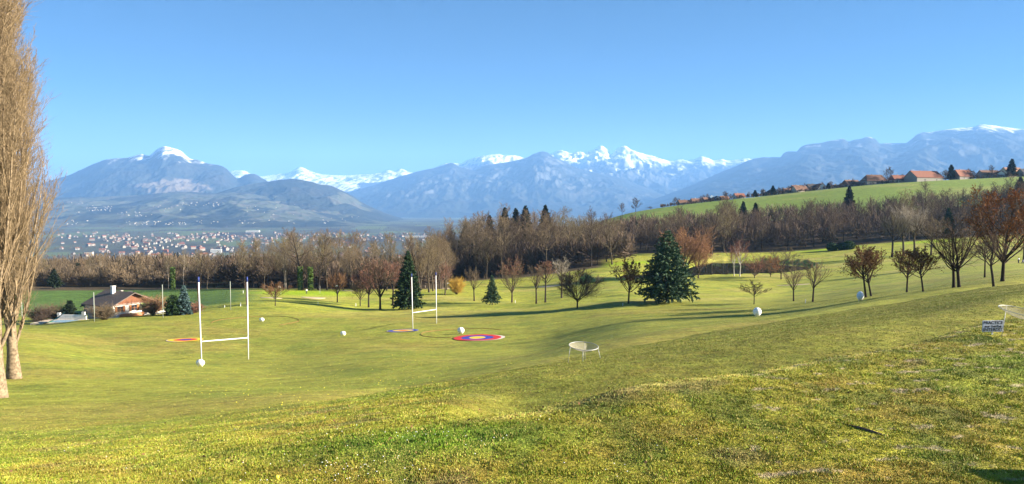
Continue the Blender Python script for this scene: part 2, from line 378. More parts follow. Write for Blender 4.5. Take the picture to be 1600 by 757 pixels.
_n = wat.node_tree.nodes.new('ShaderNodeTexNoise'); _n.inputs['Scale'].default_value = 1.2; _bp = wat.node_tree.nodes.new('ShaderNodeBump'); _bp.inputs['Strength'].default_value = 0.15; _bp.inputs['Distance'].default_value = 0.02
_tc = wat.node_tree.nodes.new('ShaderNodeTexCoord'); wat.node_tree.links.new(_tc.outputs['Object'], _n.inputs['Vector'])
wat.node_tree.links.new(_n.outputs['Fac'], _bp.inputs['Height']); wat.node_tree.links.new(_bp.outputs[0], _b.inputs['Normal'])
cen = POND.mean(0); PW = POND + (POND - cen) / np.linalg.norm(POND - cen, axis=1)[:, None] * 0.8
mb = MB(); mb.poly([(p[0], p[1], POND_Z) for p in PW]); po = mb.build('pond_water', wat); tag(po, 'dark pond reflecting the wood behind it', kind='structure')
# sand bunkers
M_SAND = mat('bunker_sand', (0.50, 0.40, 0.27), 0.95, noise=0.8, col2=(0.40, 0.30, 0.19))
def drape(name, u, v, wpx, rd, m, rot=0.0, lift=0.10, wob=0.12, seed=0):
    c = gp(u, v); rx = wpx / FPX * c.y / 2; rg_ = random.Random(seed); n = 40
    ph = [rg_.random() * 6.28 for _ in range(3)]
    mbb = MB(); rings = []
    for k in range(0, 9):
        ring = []
        for i in range(n):
            t = 2 * PI * i / n; q = 1 + wob * (math.sin(2 * t + ph[0]) + 0.6 * math.sin(3 * t + ph[1]))
            x = c.x + rx * q * k / 8 * math.cos(t); y = c.y + rd * q * k / 8 * math.sin(t) + rot * (x - c.x)
            dz = lift if k < 8 else -0.25
            mbb.v.append((x, y, gz(x, y) + dz)); ring.append(len(mbb.v) - 1)
        rings.append(ring)
    for k in range(8):
        for i in range(n):
            mbb.f.append((rings[k][i], rings[k + 1][i], rings[k + 1][(i + 1) % n], rings[k][(i + 1) % n])); mbb.m.append(0)
    return mbb.build(name, m)
for i, (u, v, wp, rd) in enumerate([(490, 466, 42, 3.2), (424, 466, 34, 1.8), (697, 451, 24, 2.6), (546, 455, 26, 2.0), (858, 448, 34, 3.0), (1240, 446, 60, 1.4)]):
    tag(drape('bunker', u, v, wp, rd, M_SAND, seed=i), ['pale sand bunker below the bright green with the golfer', 'sand bunker behind the leftmost round lawn tree', 'small sand bunker right of the dark spruce', 'sand bunker behind the second lawn tree', 'pinkish sand bunker behind the dense round tree', 'long bare sandy strip beyond the pair of small lawn trees'][i], kind='structure')
# ------------------------------------------------------------------ mountains
def land_mat():
    m = bpy.data.materials.new('mountain_land'); m.use_nodes = True; nt = m.node_tree; N = nt.nodes; L = nt.links
    b = N['Principled BSDF']; b.inputs['Roughness'].default_value = 0.95; b.inputs['Specular IOR Level'].default_value = 0.05
    at = N.new('ShaderNodeAttribute'); at.attribute_name = 'col'; ge = N.new('ShaderNodeNewGeometry')
    n = N.new('ShaderNodeTexNoise'); n.inputs['Scale'].default_value = 0.008; n.inputs['Detail'].default_value = 6; n.inputs['Roughness'].default_value = 0.7
    L.new(ge.outputs['Position'], n.inputs['Vector'])
    r = N.new('ShaderNodeMapRange'); r.inputs['From Min'].default_value = 0.3; r.inputs['From Max'].default_value = 0.7; r.inputs['To Min'].default_value = 0.75; r.inputs['To Max'].default_value = 1.25
    L.new(n.outputs['Fac'], r.inputs['Value'])
    v = N.new('ShaderNodeVectorMath'); v.operation = 'SCALE'; L.new(at.outputs['Color'], v.inputs[0]); L.new(r.outputs[0], v.inputs['Scale']); L.new(v.outputs[0], b.inputs['Base Color'])
    return m
M_LAND = land_mat()
def mountain(name, pts, D, W, foot, prof=1.2, snow=1e9, srange=120, amp=0.35, sc=900.0, fields=0.0, seed=0, rock=0.0, bare=None, Wb=None, extra=None, cols=420, rows=130, label='', dvar=0.0, snowpatch=0.0, jag=2.0):
    us = np.linspace(pts[0][0], pts[-1][0], cols); vs = pchip([p[0] for p in pts], [p[1] for p in pts], us)
    vs = vs + jag * 0.35 * fbm(us / 9.0 + seed, us * 0 + seed * 3.1, 3)
    ax = ax_uv(us, vs); sl = slope_v(vs); kw_ = max(5, cols // 14) | 1; ker = np.hanning(kw_ + 2)[1:-1]; ker /= ker.sum(); sls = np.convolve(np.pad(sl, kw_ // 2, mode='edge'), ker, 'valid')
    Wb = Wb or W * 0.6
    tt = np.concatenate([np.linspace(0, 1, rows), 1 + np.linspace(0, 1, 26)[1:]])
    A, T = np.meshgrid(np.arange(cols), tt, indexing='ij')
    Dc = D * (1 + dvar * fbm(us / 130.0 + seed, us * 0 + 1.7, 3))
    Y = Dc[A] + np.where(T <= 1, (T - 1) * W, (T - 1) * Wb)
    mixH = np.clip(T, 0, 1) ** 5; H = (sl[A] * mixH + sls[A] * (1 - mixH)) * Dc[A]; p = np.where(T <= 1, np.power(np.clip(T, 0, 1), prof), 1 - np.power(np.clip(T - 1, 0, 1), 1.2) * 1.0)
    Z = foot + (H - foot) * p
    X = ax[A] * Y
    env = np.clip(T, 0, 1) * np.clip(1.02 - T, 0, 1) * 3.2
    rn = ridged(X / sc + seed * 5.3, Y / (sc * 1.9) + seed, 5) - 0.35
    Z = Z + 0.6 * amp * (H - foot) * env * rn * (T < 1)
    sup = ridged(X / (sc * 0.3) + seed * 2.3, Y / (sc * 0.5) + seed, 4) - 0.4
    Z = Z + amp * 0.12 * (H - foot) * np.clip(T * 1.3, 0, 1) * np.clip(1.02 - T, 0, 0.4) * 2.0 * sup * (T < 1)
    Z = np.where(T < 1, np.minimum(Z, sl[A] * Y * np.where(sl[A] > 0, 0.997, 1.003)), Z)
    if pts[0][1] > 300 or True:
        Z = np.maximum(Z, foot - 30)
    V = np.stack([X, Y, Z], -1).reshape(-1, 3); nr = len(tt)
    I, J = np.meshgrid(np.arange(cols - 1), np.arange(nr - 1), indexing='ij'); a = (I * nr + J).ravel()
    F = np.stack([a, a + nr, a + nr + 1, a + 1], 1)
    x, y, z = V.T
    gx_ = np.gradient(Z, axis=1) / np.maximum(np.gradient(Y, axis=1), 1e-3); steep = np.clip(np.abs(gx_).ravel(), 0, 3)
    C = np.zeros((len(V), 3)) + np.array([0.040, 0.045, 0.034])
    nA = fbm(x / 420 + seed, y / 700, 5); nB = fbm(x / 150 + 3, y / 260 + seed, 4)
    C = mixc(C, (0.085, 0.075, 0.06), sstep(-0.1, 0.3, nA) * 0.35)
    if fields:
        f = sstep(0.02, 0.14, fbm(x / 520 + 7, y / 900 + seed, 4) + (fields - 0.5) * 0.3)
        C = mixc(C, (0.125, 0.135, 0.085), f * 0.9)
        C = mixc(C, (0.16, 0.14, 0.11), f * sstep(0.05, 0.2, nB) * 0.7)
    if rock: C = mixc(C, (0.20, 0.20, 0.19), sstep(0.45, 0.75, steep + 0.5 * nB) * rock * sstep(0.25, 0.5, (z - foot) / (H.ravel() - foot + 1)))
    if extra: C = extra(C, x, y, z, nA, nB)
    s = sstep(-srange, srange, z - snow + 260 * nA + 220 * nB - 60 * (steep - 0.6))
    s = s * (1 - 0.85 * sstep(1.05, 1.6, steep + 0.9 * nB))
    s = s * (1 - 0.72 * sstep(0.02, 0.22, fbm(x / 150 + 11, y / 800, 4)) * (1 - sstep(0.985, 1.0, z / np.maximum(H.ravel(), 1))))
    if snowpatch: s = np.maximum(s, snowpatch * sstep(0.27, 0.36, nA + 0.4 * nB) * sstep(snow - 700, snow - 200, z))
    C = C * 0.7; C = mixc(C, (0.86, 0.87, 0.88), s)
    o = mesh_np(name, V, F, M_LAND, smooth=True); set_col(o, 'col', C); tag(o, label, kind='structure')
    return o
FT = -200
# far snowy plateau and peak behind the left hills
mountain('snow_plateau', [(300,282),(355,270),(365,267),(376,266),(384,268),(400,276),(430,273),(455,269),(461,265),(468,261),(475,263),(484,267),(500,272),(530,274),(565,273),(595,270),(606,266),(618,268),(626,264),(640,269),(660,275),(690,285)],
 30000, 7000, 500, 0.8, snow=250, srange=250, amp=0.30, sc=1400, seed=3, rock=0.6, label='distant snow covered plateau between the two blue mountains', rows=90, cols=300)
# the range in the middle, behind
mountain('snow_peaks', [(560,285),(600,283),(640,275),(680,262),(700,255),(720,256),(730,250),(745,246),(760,243),(776,241),(790,243),(803,243),(822,247),(850,247),(863,240),(875,235),(885,237),(893,240),(905,237),(915,239),(925,235),(934,230),(940,228),(948,233),(955,241),(963,234),(969,230),(976,228),(986,234),(1000,239),(1020,244),(1035,249),(1050,252),(1063,249),(1075,252),(1088,248),(1098,244),(1106,247),(1116,251),(1128,249),(1140,251),(1166,248),(1190,252),(1230,262)],
 26000, 9000, -100, 1.0, snow=1400, srange=220, amp=0.42, sc=1500, seed=5, rock=1.0, label='far range of snowy rock peaks in the middle of the skyline', rows=170, cols=560, snowpatch=0.8, jag=2.6)
mountain('blue_ridge', [(480,312),(540,302),(575,292),(610,281),(650,269),(690,260),(705,255),(722,262),(740,266),(760,258),(785,255),(805,251),(822,247),(836,240),(848,237),(856,239),(866,246),(880,252),(900,262),(930,270),(960,276),(1000,290),(1050,306),(1100,320),(1160,332)],
 19500, 5500, FT, 1.05, snow=1640, srange=150, amp=0.40, sc=1100, seed=8, rock=0.8, label='blue wooded mountain ridge with a rounded summit', rows=130, cols=480, snowpatch=0.3)
mountain('long_mountain', [(960,332),(1000,320),(1040,305),(1080,290),(1120,272),(1150,260),(1165,253),(1180,248),(1195,246),(1219,246),(1224,240),(1232,237),(1244,237),(1250,231),(1262,226),(1285,223),(1300,220),(1317,217),(1326,221),(1334,219),(1345,217),(1357,214),(1368,218),(1376,225),(1390,224),(1414,224),(1424,218),(1432,211),(1442,207),(1452,207),(1470,204),(1500,200),(1520,199),(1534,195),(1548,196),(1570,199),(1600,202),(1650,198),(1720,206),(1850,214)],
 17000, 7500, FT, 1.0, snow=1760, srange=120, amp=0.33, sc=1500, seed=12, rock=0.7, label='long blue mountain with snow streaked cliffs on the right', rows=150, cols=560, snowpatch=0.35)
def mole_extra(C, x, y, z, nA, nB):
    u = x / y * FPX + CX; v = 325 - 1155 * z / y
    d = np.sqrt(((u - 275) / 50) ** 2 + ((v - 292) / 12) ** 2) + 0.9 * nA + 0.5 * nB
    return mixc(C, (0.24, 0.19, 0.13), 1 - sstep(0.7, 1.1, d))
mountain('pyramid_mountain', [(-40,318),(20,300),(60,288),(90,279),(110,273),(130,264),(150,255),(170,249),(195,247),(203,246),(214,243),(222,241),(232,244),(240,238),(248,232),(257,229),(268,231),(282,236),(297,248),(310,251),(325,256),(345,259),(355,265),(363,273),(372,279),(384,273),(396,272),(410,279),(440,296),(480,312)],
 14500, 4200, FT, 1.15, snow=1010, srange=90, amp=0.30, sc=900, seed=15, rock=0.0, extra=mole_extra, label='dark blue pyramid shaped mountain with a snow capped summit', rows=130, cols=420)
mountain('purple_hill', [(290,330),(320,312),(345,300),(365,294),(385,289),(405,286),(420,284),(440,281),(460,280),(480,283),(500,288),(515,290),(532,297),(550,306),(566,317),(590,328),(606,335),(630,342)],
 11200, 3600, FT, 1.3, amp=0.40, sc=800, fields=0.35, seed=18, label='brown violet wooded hill in front of the snow plateau', rows=120, cols=320)
mountain('terraced_foothills', [(-60,316),(60,312),(100,309),(140,308),(200,306),(240,303),(290,300),(330,302),(370,300),(410,305),(450,312),(500,324),(560,336),(600,342)],
 10300, 4300, FT, 1.0, amp=0.38, sc=700, fields=1.0, seed=21, label='low foothills with green meadows and scattered hamlets', rows=150, cols=420)
# the air of the valley
hz = bpy.data.materials.new('valley_haze'); hz.use_nodes = True; hn = hz.node_tree; hn.nodes.remove(hn.nodes['Principled BSDF'])
pv = hn.nodes.new('ShaderNodeVolumePrincipled'); pv.inputs['Color'].default_value = (0.24, 0.50, 0.97, 1); pv.inputs['Density'].default_value = 5.0e-5; pv.inputs['Anisotropy'].default_value = 0.0
hn.links.new(pv.outputs[0], hn.nodes['Material Output'].inputs['Volume'])
mb = MB(); mb.box(-37500, 37500, -37500, 37500, -212, 2700); ho = mb.build('haze', hz); tag(ho, 'thin blue winter haze filling the valley', kind='stuff')
# ------------------------------------------------------------------ trees: growing machinery (numpy, level by level)
def norm(v): return v / np.maximum(np.linalg.norm(v, axis=-1, keepdims=True), 1e-9)
def perp(rng, d):
    r = rng.normal(size=d.shape); r = r - (r * d).sum(-1, keepdims=True) * d; return norm(r)
def grow(rng, start, dirs, length, rad, k, up=0.0, wob=0.1, taper=0.25, droop=None):
    """polylines: (n,k+1,3), radii (n,k+1)"""
    n = len(start); P = np.zeros((n, k + 1, 3)); P[:, 0] = start; d = norm(dirs); st = (length / k)[:, None]
    for i in range(k):
        d = d + np.array([0, 0, 1.0]) * (up if droop is None else up - droop * (i / k)) / k + rng.normal(size=d.shape) * wob
        d = norm(d); P[:, i + 1] = P[:, i] + d * st
    t = np.linspace(0, 1, k + 1)[None, :]; Rr = rad[:, None] * (1 - (1 - taper) * t)
    return dict(P=P, R=Rr, L=length)
def children(rng, par, n, t0, t1, ang, asd, lf, k, up=0.0, wob=0.1, rr=0.5, rmin=0.012, taper=0.3, droop=None, side=None, tpow=1.0):
    N, K1, _ = par['P'].shape; K = K1 - 1
    t = (np.arange(n)[None, :] + rng.uniform(0, 1, (N, n))) / n; t = t0 + (t1 - t0) * t ** tpow
    f = np.clip(t * K, 0, K - 1e-4); i = f.astype(int); f = (f - i)[..., None]; rows = np.arange(N)[:, None]
    p = par['P'][rows, i] * (1 - f) + par['P'][rows, i + 1] * f; tg = norm(par['P'][rows, i + 1] - par['P'][rows, i])
    r = par['R'][rows, i] * (1 - f[..., 0]) + par['R'][rows, i + 1] * f[..., 0]
    p = p.reshape(-1, 3); tg = tg.reshape(-1, 3); r = r.ravel(); tt = t.ravel()
    a = R(1) * rng.normal(ang, asd, len(p)) if not callable(ang) else R(1) * (ang(tt) + rng.normal(0, asd, len(p)))
    if side is None: q = perp(rng, tg)
    else:   # golden angle spread
        az = np.arange(len(p)) * 2.39996 + rng.uniform(0, 0.8, len(p)); hv = np.stack([np.cos(az), np.sin(az), 0 * az], 1)
        q = hv - (hv * tg).sum(-1, keepdims=True) * tg; q = norm(q)
    d = tg * np.cos(a)[:, None] + q * np.sin(a)[:, None]
    L = np.repeat(par['L'], n) * (lf(tt) if callable(lf) else lf) * rng.uniform(0.72, 1.25, len(p))
    return grow(rng, p, d, np.maximum(L, 0.05), np.maximum(r * rr, rmin), k, up, wob, taper, droop)
def tubes(levels, sides):
    VV, FF, o = [], [], 0
    for lv, m in zip(levels, sides):
        P, Rr = lv['P'], lv['R']; n, K1, _ = P.shape
        T = np.zeros_like(P); T[:, 1:-1] = P[:, 2:] - P[:, :-2]; T[:, 0] = P[:, 1] - P[:, 0]; T[:, -1] = P[:, -1] - P[:, -2]; T = norm(T)
        ref = np.where(np.abs(T[..., 2:3]) > 0.9, np.array([1.0, 0, 0]), np.array([0, 0, 1.0])); A = norm(np.cross(T, ref)); B = np.cross(T, A)
        th = np.arange(m) * 2 * PI / m
        ring = P[:, :, None, :] + Rr[:, :, None, None] * (A[:, :, None, :] * np.cos(th)[None, None, :, None] + B[:, :, None, :] * np.sin(th)[None, None, :, None])
        VV.append(ring.reshape(-1, 3))
        base = (np.arange(n)[:, None, None] * K1 + np.arange(K1 - 1)[None, :, None]) * m; kk = np.arange(m)[None, None, :]; k2 = (kk + 1) % m
        f = np.stack([base + kk, base + k2, base + m + k2, base + m + kk], -1).reshape(-1, 4) + o
        FF.append(f); o += n * K1 * m
    return np.concatenate(VV), np.concatenate(FF)
def cards(rng, P, size, ups=0.0, asp=0.5):
    """small leaf faces at points"""
    n = len(P); d = norm(rng.normal(size=(n, 3)) + np.array([0, 0, ups])); q = perp(rng, d); s = size * rng.uniform(0.6, 1.3, (n, 1))
    V = np.stack([P - q * s * asp * 0.5, P + d * s * 0.5 , P + q * s * asp * 0.5 , P - d * s * 0.5], 1).reshape(-1, 3)
    return V, (np.arange(n)[:, None] * 4 + np.arange(4)[None, :])
def pts_on(rng, lv, n, t0=0.0):
    N, K1, _ = lv['P'].shape; r = rng.randint(0, N, n); t = rng.uniform(t0, 1, n) * (K1 - 1) * 0.9999; i = t.astype(int); f = (t - i)[:, None]
    return lv['P'][r, i] * (1 - f) + lv['P'][r, i + 1] * f
# bark and foliage materials
def bark(name, a, b, objrand=None): return mat(name, a, 0.9, noise=3.0, col2=b, spec=0.1, objrand=objrand)
M_BARK = bark('grey_brown_bark', (0.115, 0.090, 0.060), (0.060, 0.046, 0.032))
M_DARKBARK = bark('dark_bark', (0.055, 0.042, 0.032), (0.03, 0.023, 0.018))
M_TWIG = bark('wood_twigs', (0.19, 0.14, 0.085), (0.12, 0.085, 0.055), objrand=[(0.16, 0.115, 0.07), (0.22, 0.165, 0.10), (0.13, 0.10, 0.07), (0.20, 0.17, 0.085), (0.17, 0.115, 0.075)])
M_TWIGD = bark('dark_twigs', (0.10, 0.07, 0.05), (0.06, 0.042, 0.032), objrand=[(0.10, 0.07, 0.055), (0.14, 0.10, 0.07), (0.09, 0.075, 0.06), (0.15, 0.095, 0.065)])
M_PALEBARK = bark('pale_bark', (0.42, 0.36, 0.28), (0.26, 0.22, 0.17))
M_BIRCH = bark('white_birch_bark', (0.62, 0.58, 0.52), (0.30, 0.27, 0.24))
M_POPBARK = mat('poplar_bark', (0.33, 0.25, 0.16), 0.9, noise=5.0, col2=(0.07, 0.05, 0.032), spec=0.1, bump=0.8)
M_POPTWIG = bark('poplar_twigs', (0.34, 0.25, 0.15), (0.15, 0.11, 0.065))
M_RED = bark('reddish_twigs', (0.26, 0.125, 0.085), (0.17, 0.09, 0.065))
M_ORANGE = bark('orange_brown_leaves', (0.40, 0.165, 0.055), (0.24, 0.10, 0.038))
M_BROWNLEAF = bark('brown_leaves', (0.21, 0.115, 0.055), (0.12, 0.065, 0.035))
M_COPPER = bark('copper_twigs', (0.36, 0.19, 0.095), (0.25, 0.14, 0.08))
M_YELLOW = bark('yellow_twigs', (0.52, 0.33, 0.06), (0.38, 0.24, 0.05))
def green(name, a, b): return mat(name, a, 0.8, noise=1.2, col2=b, spec=0.2)
M_SPRUCE = green('spruce_needles', (0.042, 0.080, 0.028), (0.022, 0.045, 0.018))
M_CEDAR = green('cedar_needles', (0.095, 0.155, 0.075), (0.045, 0.085, 0.048))
M_BLUESP = green('blue_spruce_needles', (0.13, 0.20, 0.20), (0.06, 0.11, 0.11))
M_DARKCON = green('dark_conifer_needles', (0.022, 0.036, 0.018), (0.012, 0.022, 0.012))
M_HEDGE = green('hedge_leaves', (0.040, 0.075, 0.020), (0.02, 0.045, 0.012))
M_IVY = green('ivy_leaves', (0.10, 0.15, 0.03), (0.05, 0.09, 0.02))
def tree_obj(name, trunkVF, crownVF, mt, mc, rootpos=(0, 0, -500)):
    e = empty(name, rootpos); t = mesh_np('trunk', trunkVF[0], trunkVF[1], mt, e); c = mesh_np('crown', crownVF[0], crownVF[1], mc, e)
    KIDS[e.name] = [t, c]
    return e
def merge(*VF):
    V, F, o = [], [], 0
    for v, f in VF: V.append(v); F.append(np.asarray(f) + o); o += len(v)
    return np.concatenate(V), F if len({f.shape[1] for f in F}) > 1 else np.concatenate(F)
PROTO = {}
def trunk0(rng, h, r, k=6, lean=(0, 0), wob=0.03, taper=0.25):
    return grow(rng, np.array([[0, 0, -0.4]]), np.array([[lean[0], lean[1], 1.0]]), np.array([h + 0.4]), np.array([r]), k, 0.0, wob, taper)
def flare(lv, a=1.5): lv['R'][:, 0] *= a; return lv
def bare_forest(seed, h=20.0, t0=0.35, ang=38, tw=3, mt=None, mc=None, nb=22, r=0.20, name='bare_forest_tree', rt=0.026, cards_=None):
    """tall woodland tree, about h metres"""
    rng = np.random.RandomState(seed); T = flare(trunk0(rng, h * 0.93, r, 8, wob=0.035, taper=0.12))
    B1 = children(rng, T, nb, t0, 0.97, lambda t: ang + 14 * (0.8 - t), 9, lambda t: 0.46 * (1.12 - t) ** 0.7, 5, up=0.55, wob=0.10, rr=0.45, rmin=0.03, side=1)
    B2 = children(rng, B1, 8, 0.18, 1.0, 38, 12, lambda t: 0.48 * (1.2 - t * 0.7), 4, up=0.35, wob=0.14, rr=0.5, rmin=0.024)
    B3 = children(rng, B2, tw * 2, 0.1, 1.0, 40, 14, lambda t: 0.55 * (1.25 - t * 0.7), 2, up=0.2, wob=0.2, rr=0.55, rmin=rt)
    t = tubes([T, B1], [6, 4]); c = tubes([B2, B3], [3, 3])
    if cards_:
        c = merge(c, cards(rng, pts_on(rng, B3, cards_[0], 0.3), cards_[1]))
    return tree_obj(name, t, c, mt or M_BARK, mc or M_TWIG)
def vase(seed, h, spread, mt, mc, trunk=0.22, r=0.16, lean=(0, 0), nb=9, n2=9, n3=7, n4=0, rt=0.016, leaf=None, ml=None, a1=48, name='round_lawn_tree', up1=0.55, ball=True):
    """lawn tree: short bole, limbs fanning out into a domed crown"""
    rng = np.random.RandomState(seed); th = h * trunk; T = flare(trunk0(rng, th * 1.25, r, 4, lean, 0.02, 0.7), 1.35)
    T2 = grow(rng, T['P'][:, -1], T['P'][:, -1] - T['P'][:, -2] + np.array([[0, 0, 0.3]]), np.array([h * (1 - trunk * 1.25) * 0.75]), np.array([r * 0.62]), 5, 0.1, 0.10, 0.15)
    top = h * (1 - trunk)
    lenf = top * 0.80
    B1 = children(rng, dict(P=T['P'], R=T['R'], L=np.array([lenf])), nb, 0.72, 1.0, a1, 9, 0.98, 6, up=up1, wob=0.07, rr=0.55, rmin=0.05, taper=0.22, side=1)
    if a1 < 60: pass
    B1b = children(rng, dict(P=T2['P'], R=T2['R'], L=np.array([lenf])), nb, 0.05, 0.95, 48, 10, lambda t: 0.85 - 0.5 * t, 5, up=0.4, wob=0.1, rr=0.5, rmin=0.035, taper=0.25, side=1)
    def cat(a, b, k):  # resample to the same number of nodes
        return a
    B2 = children(rng, B1, n2, 0.22, 1.0, 34, 12, lambda t: 0.46 * (1.2 - 0.7 * t), 4, up=0.25, wob=0.12, rr=0.5, rmin=0.024)
    B2b = children(rng, B1b, n2, 0.2, 1.0, 36, 12, lambda t: 0.48 * (1.2 - 0.7 * t), 4, up=0.25, wob=0.12, rr=0.5, rmin=0.022)
    B3 = children(rng, B2, n3, 0.1, 1.0, 36, 14, lambda t: 0.50 * (1.2 - 0.6 * t), 3, up=0.12, wob=0.16, rr=0.6, rmin=rt)
    B3b = children(rng, B2b, n3, 0.1, 1.0, 36, 14, lambda t: 0.50 * (1.2 - 0.6 * t), 3, up=0.12, wob=0.16, rr=0.6, rmin=rt)
    lv = [B2, B2b, B3, B3b]
    if n4:
        lv += [children(rng, B3, n4, 0.1, 1.0, 38, 14, 0.55, 2, up=0.1, wob=0.2, rr=0.7, rmin=rt), children(rng, B3b, n4, 0.1, 1.0, 38, 14, 0.55, 2, up=0.1, wob=0.2, rr=0.7, rmin=rt)]
    t = tubes([T, T2, B1, B1b], [8, 6, 5, 4]); c = tubes(lv, [3] * len(lv))
    # scale horizontally so that the crown has the wanted spread, vertically the height
    zz = np.concatenate([c[0], t[0]]); hz_ = np.percentile(zz[:, 2], 99.7); wx = np.percentile(np.abs(c[0][:, 0] - c[0][:, 0].mean()), 98) * 2
    sx = spread / wx; sz = h / hz_
    for q in (t[0], c[0]):
        k = sx + (1 - sx) * (1 - sstep(th * 0.9, th * 1.6, q[:, 2])); cx = 0
        q[:, 0] = q[:, 0] * k; q[:, 1] = q[:, 1] * k; q[:, 2] *= sz
    e = empty(name, (0, 0, -500)); to = mesh_np('trunk', t[0], t[1], mt, e); co = mesh_np('crown', c[0], c[1], mc, e); KIDS[e.name] = [to, co]
    if leaf:
        P = pts_on(rng, lv[-1], leaf[0] // 2, 0.3); P2 = pts_on(rng, lv[-2], leaf[0] // 2, 0.3); P = np.concatenate([P, P2])
        k = sx; P = P * np.array([k, k, sz]); P = P[P[:, 2] > h * (leaf[2] if len(leaf) > 2 else 0)]
        cv, cf = cards(rng, P, leaf[1]); lo = mesh_np('leaves', cv, cf, ml, e); KIDS[e.name].append(lo)
    return e
def conifer(seed, h, w, mc, mt=None, name='dark_spruce', droop=0.25, whorl=0.6, dens=1.0, prof=1.0, base=0.06, card=0.42, layers=False, narrow_top=True, up=0.0, r=None):
    rng = np.random.RandomState(seed); r = r or h * 0.016; T = flare(trunk0(rng, h, r, 8, wob=0.01, taper=0.05), 1.2)
    nb = int(h / whorl * 6.5); t = (np.arange(nb) + rng.uniform(0, 1, nb)) / nb; t = base + (0.985 - base) * t ** 0.9
    if layers: t = (np.round(t * h / 0.75) * 0.75 / h) * 0.8 + t * 0.2
    L = (w / 2) * np.clip(1 - (t - base) / (1 - base), 0, 1) ** prof * rng.uniform(0.72, 1.12, nb) + 0.12
    if layers: L *= np.where(t < 0.18, 0.55 + 2.5 * (t), 1.0)
    az = np.arange(nb) * 2.39996 + rng.uniform(0, 0.6, nb); z = t * h
    d = np.stack([np.cos(az), np.sin(az), np.full(nb, 0.10 + up) + 0.5 * sstep(0.75, 1.0, t)], 1)
    rad_ = np.maximum(L * 0.022, 0.012)
    B = grow(rng, np.stack([0 * z, 0 * z, z], 1), d, L, rad_, 4, 0.0, 0.06, 0.25, droop=droop)
    B2 = children(rng, B, 7, 0.15, 1.0, 48, 10, lambda q: 0.42 * (1.2 - q), 2, up=-0.12, wob=0.12, rr=0.5, rmin=0.010)
    # needle sprays along branches and branchlets, flattened sideways
    n1 = int(nb * 24 * dens); n2 = int(nb * 60 * dens)
    def spray(lv, n, s):
        N, K1, _ = lv['P'].shape; wts = lv['L'] / lv['L'].sum(); rr_ = rng.choice(N, n, p=wts); tq = rng.uniform(0.12, 1, n) * (K1 - 1) * 0.9999; i = tq.astype(int); f = (tq - i)[:, None]
        P = lv['P'][rr_, i] * (1 - f) + lv['P'][rr_, i + 1] * f; dd = norm(lv['P'][rr_, i + 1] - lv['P'][rr_, i])
        dd = norm(dd + rng.normal(size=dd.shape) * np.array([0.5, 0.5, 0.28])); q = perp(rng, dd); q[:, 2] *= 0.45; q = norm(q)
        ss = s * rng.uniform(0.6, 1.3, (n, 1)) * (0.75 + 0.5 * (1 - P[:, 2:3] / h)); P = P + rng.normal(size=P.shape) * 0.05
        V = np.stack([P - dd * ss * 0.3, P + q * ss * 0.22 + dd * ss * 0.15, P + dd * ss * 0.75 + np.array([0, 0, -0.05]) * ss, P - q * ss * 0.22 + dd * ss * 0.15], 1).reshape(-1, 3)
        return V, np.arange(n)[:, None] * 4 + np.arange(4)[None, :]
    tt = tubes([T, B], [7, 3]); cc = merge(spray(B, n1, card), spray(B2, n2, card))
    return tree_obj(name, tt, cc, mt or M_DARKBARK, mc)
def shrub(seed, h, w, mt, mc, n=40, leaf=None, name='bare_shrub', rt=0.012):
    rng = np.random.RandomState(seed); az = rng.uniform(0, 2 * PI, n); sp = rng.uniform(0.05, 0.7, n)
    d = np.stack([np.cos(az) * sp, np.sin(az) * sp, np.ones(n)], 1)
    T = grow(rng, np.stack([np.cos(az) * 0.15, np.sin(az) * 0.15, 0 * az - 0.1], 1), d, np.full(n, h) * rng.uniform(0.6, 1.0, n), np.full(n, 0.03), 4, 0.1, 0.1, 0.3)
    B = children(rng, T, 10, 0.15, 1, 40, 12, 0.35, 3, up=0.2, wob=0.15, rr=0.5, rmin=rt); B2 = children(rng, B, 6, 0.1, 1, 40, 14, 0.5, 2, up=0.1, wob=0.2, rr=0.6, rmin=rt)
    t = tubes([T], [4]); c = tubes([B, B2], [3, 3])
    if leaf: c = merge(c, cards(rng, pts_on(rng, B2, leaf[0], 0), leaf[1]))
    wx = np.percentile(np.abs(c[0][:, 0]), 98) * 2; sx = w / wx; hz_ = np.percentile(c[0][:, 2], 99.5)
    for q in (t[0], c[0]): q[:, :2] *= sx; q[:, 2] *= h / hz_
    return tree_obj(name, t, c, mt, mc)
USED = set()
def plant(proto, u=None, v=None, loc=None, sc=1.0, rz=None, label=None, cat='tree', group=None, pos=None, rg=random.Random(3)):
    p = loc if loc is not None else gp(u, v)
    rz = rg.uniform(0, 6.28) if rz is None else rz
    s = sc if isinstance(sc, tuple) else (sc, sc, sc)
    if proto.name not in USED:
        USED.add(proto.name); o = proto; o.location = p; o.rotation_euler = (0, 0, rz); o.scale = s
    else: o = copy_tree(proto, p, rz, s)
    o['category'] = cat
    if label: o['label'] = label
    if group: o['group'] = group
    elif 'group' in o.keys(): del o['group']
    return o
def hpx(p, px): return px * p.y / FPX   # metres for a height of px photo pixels at point p
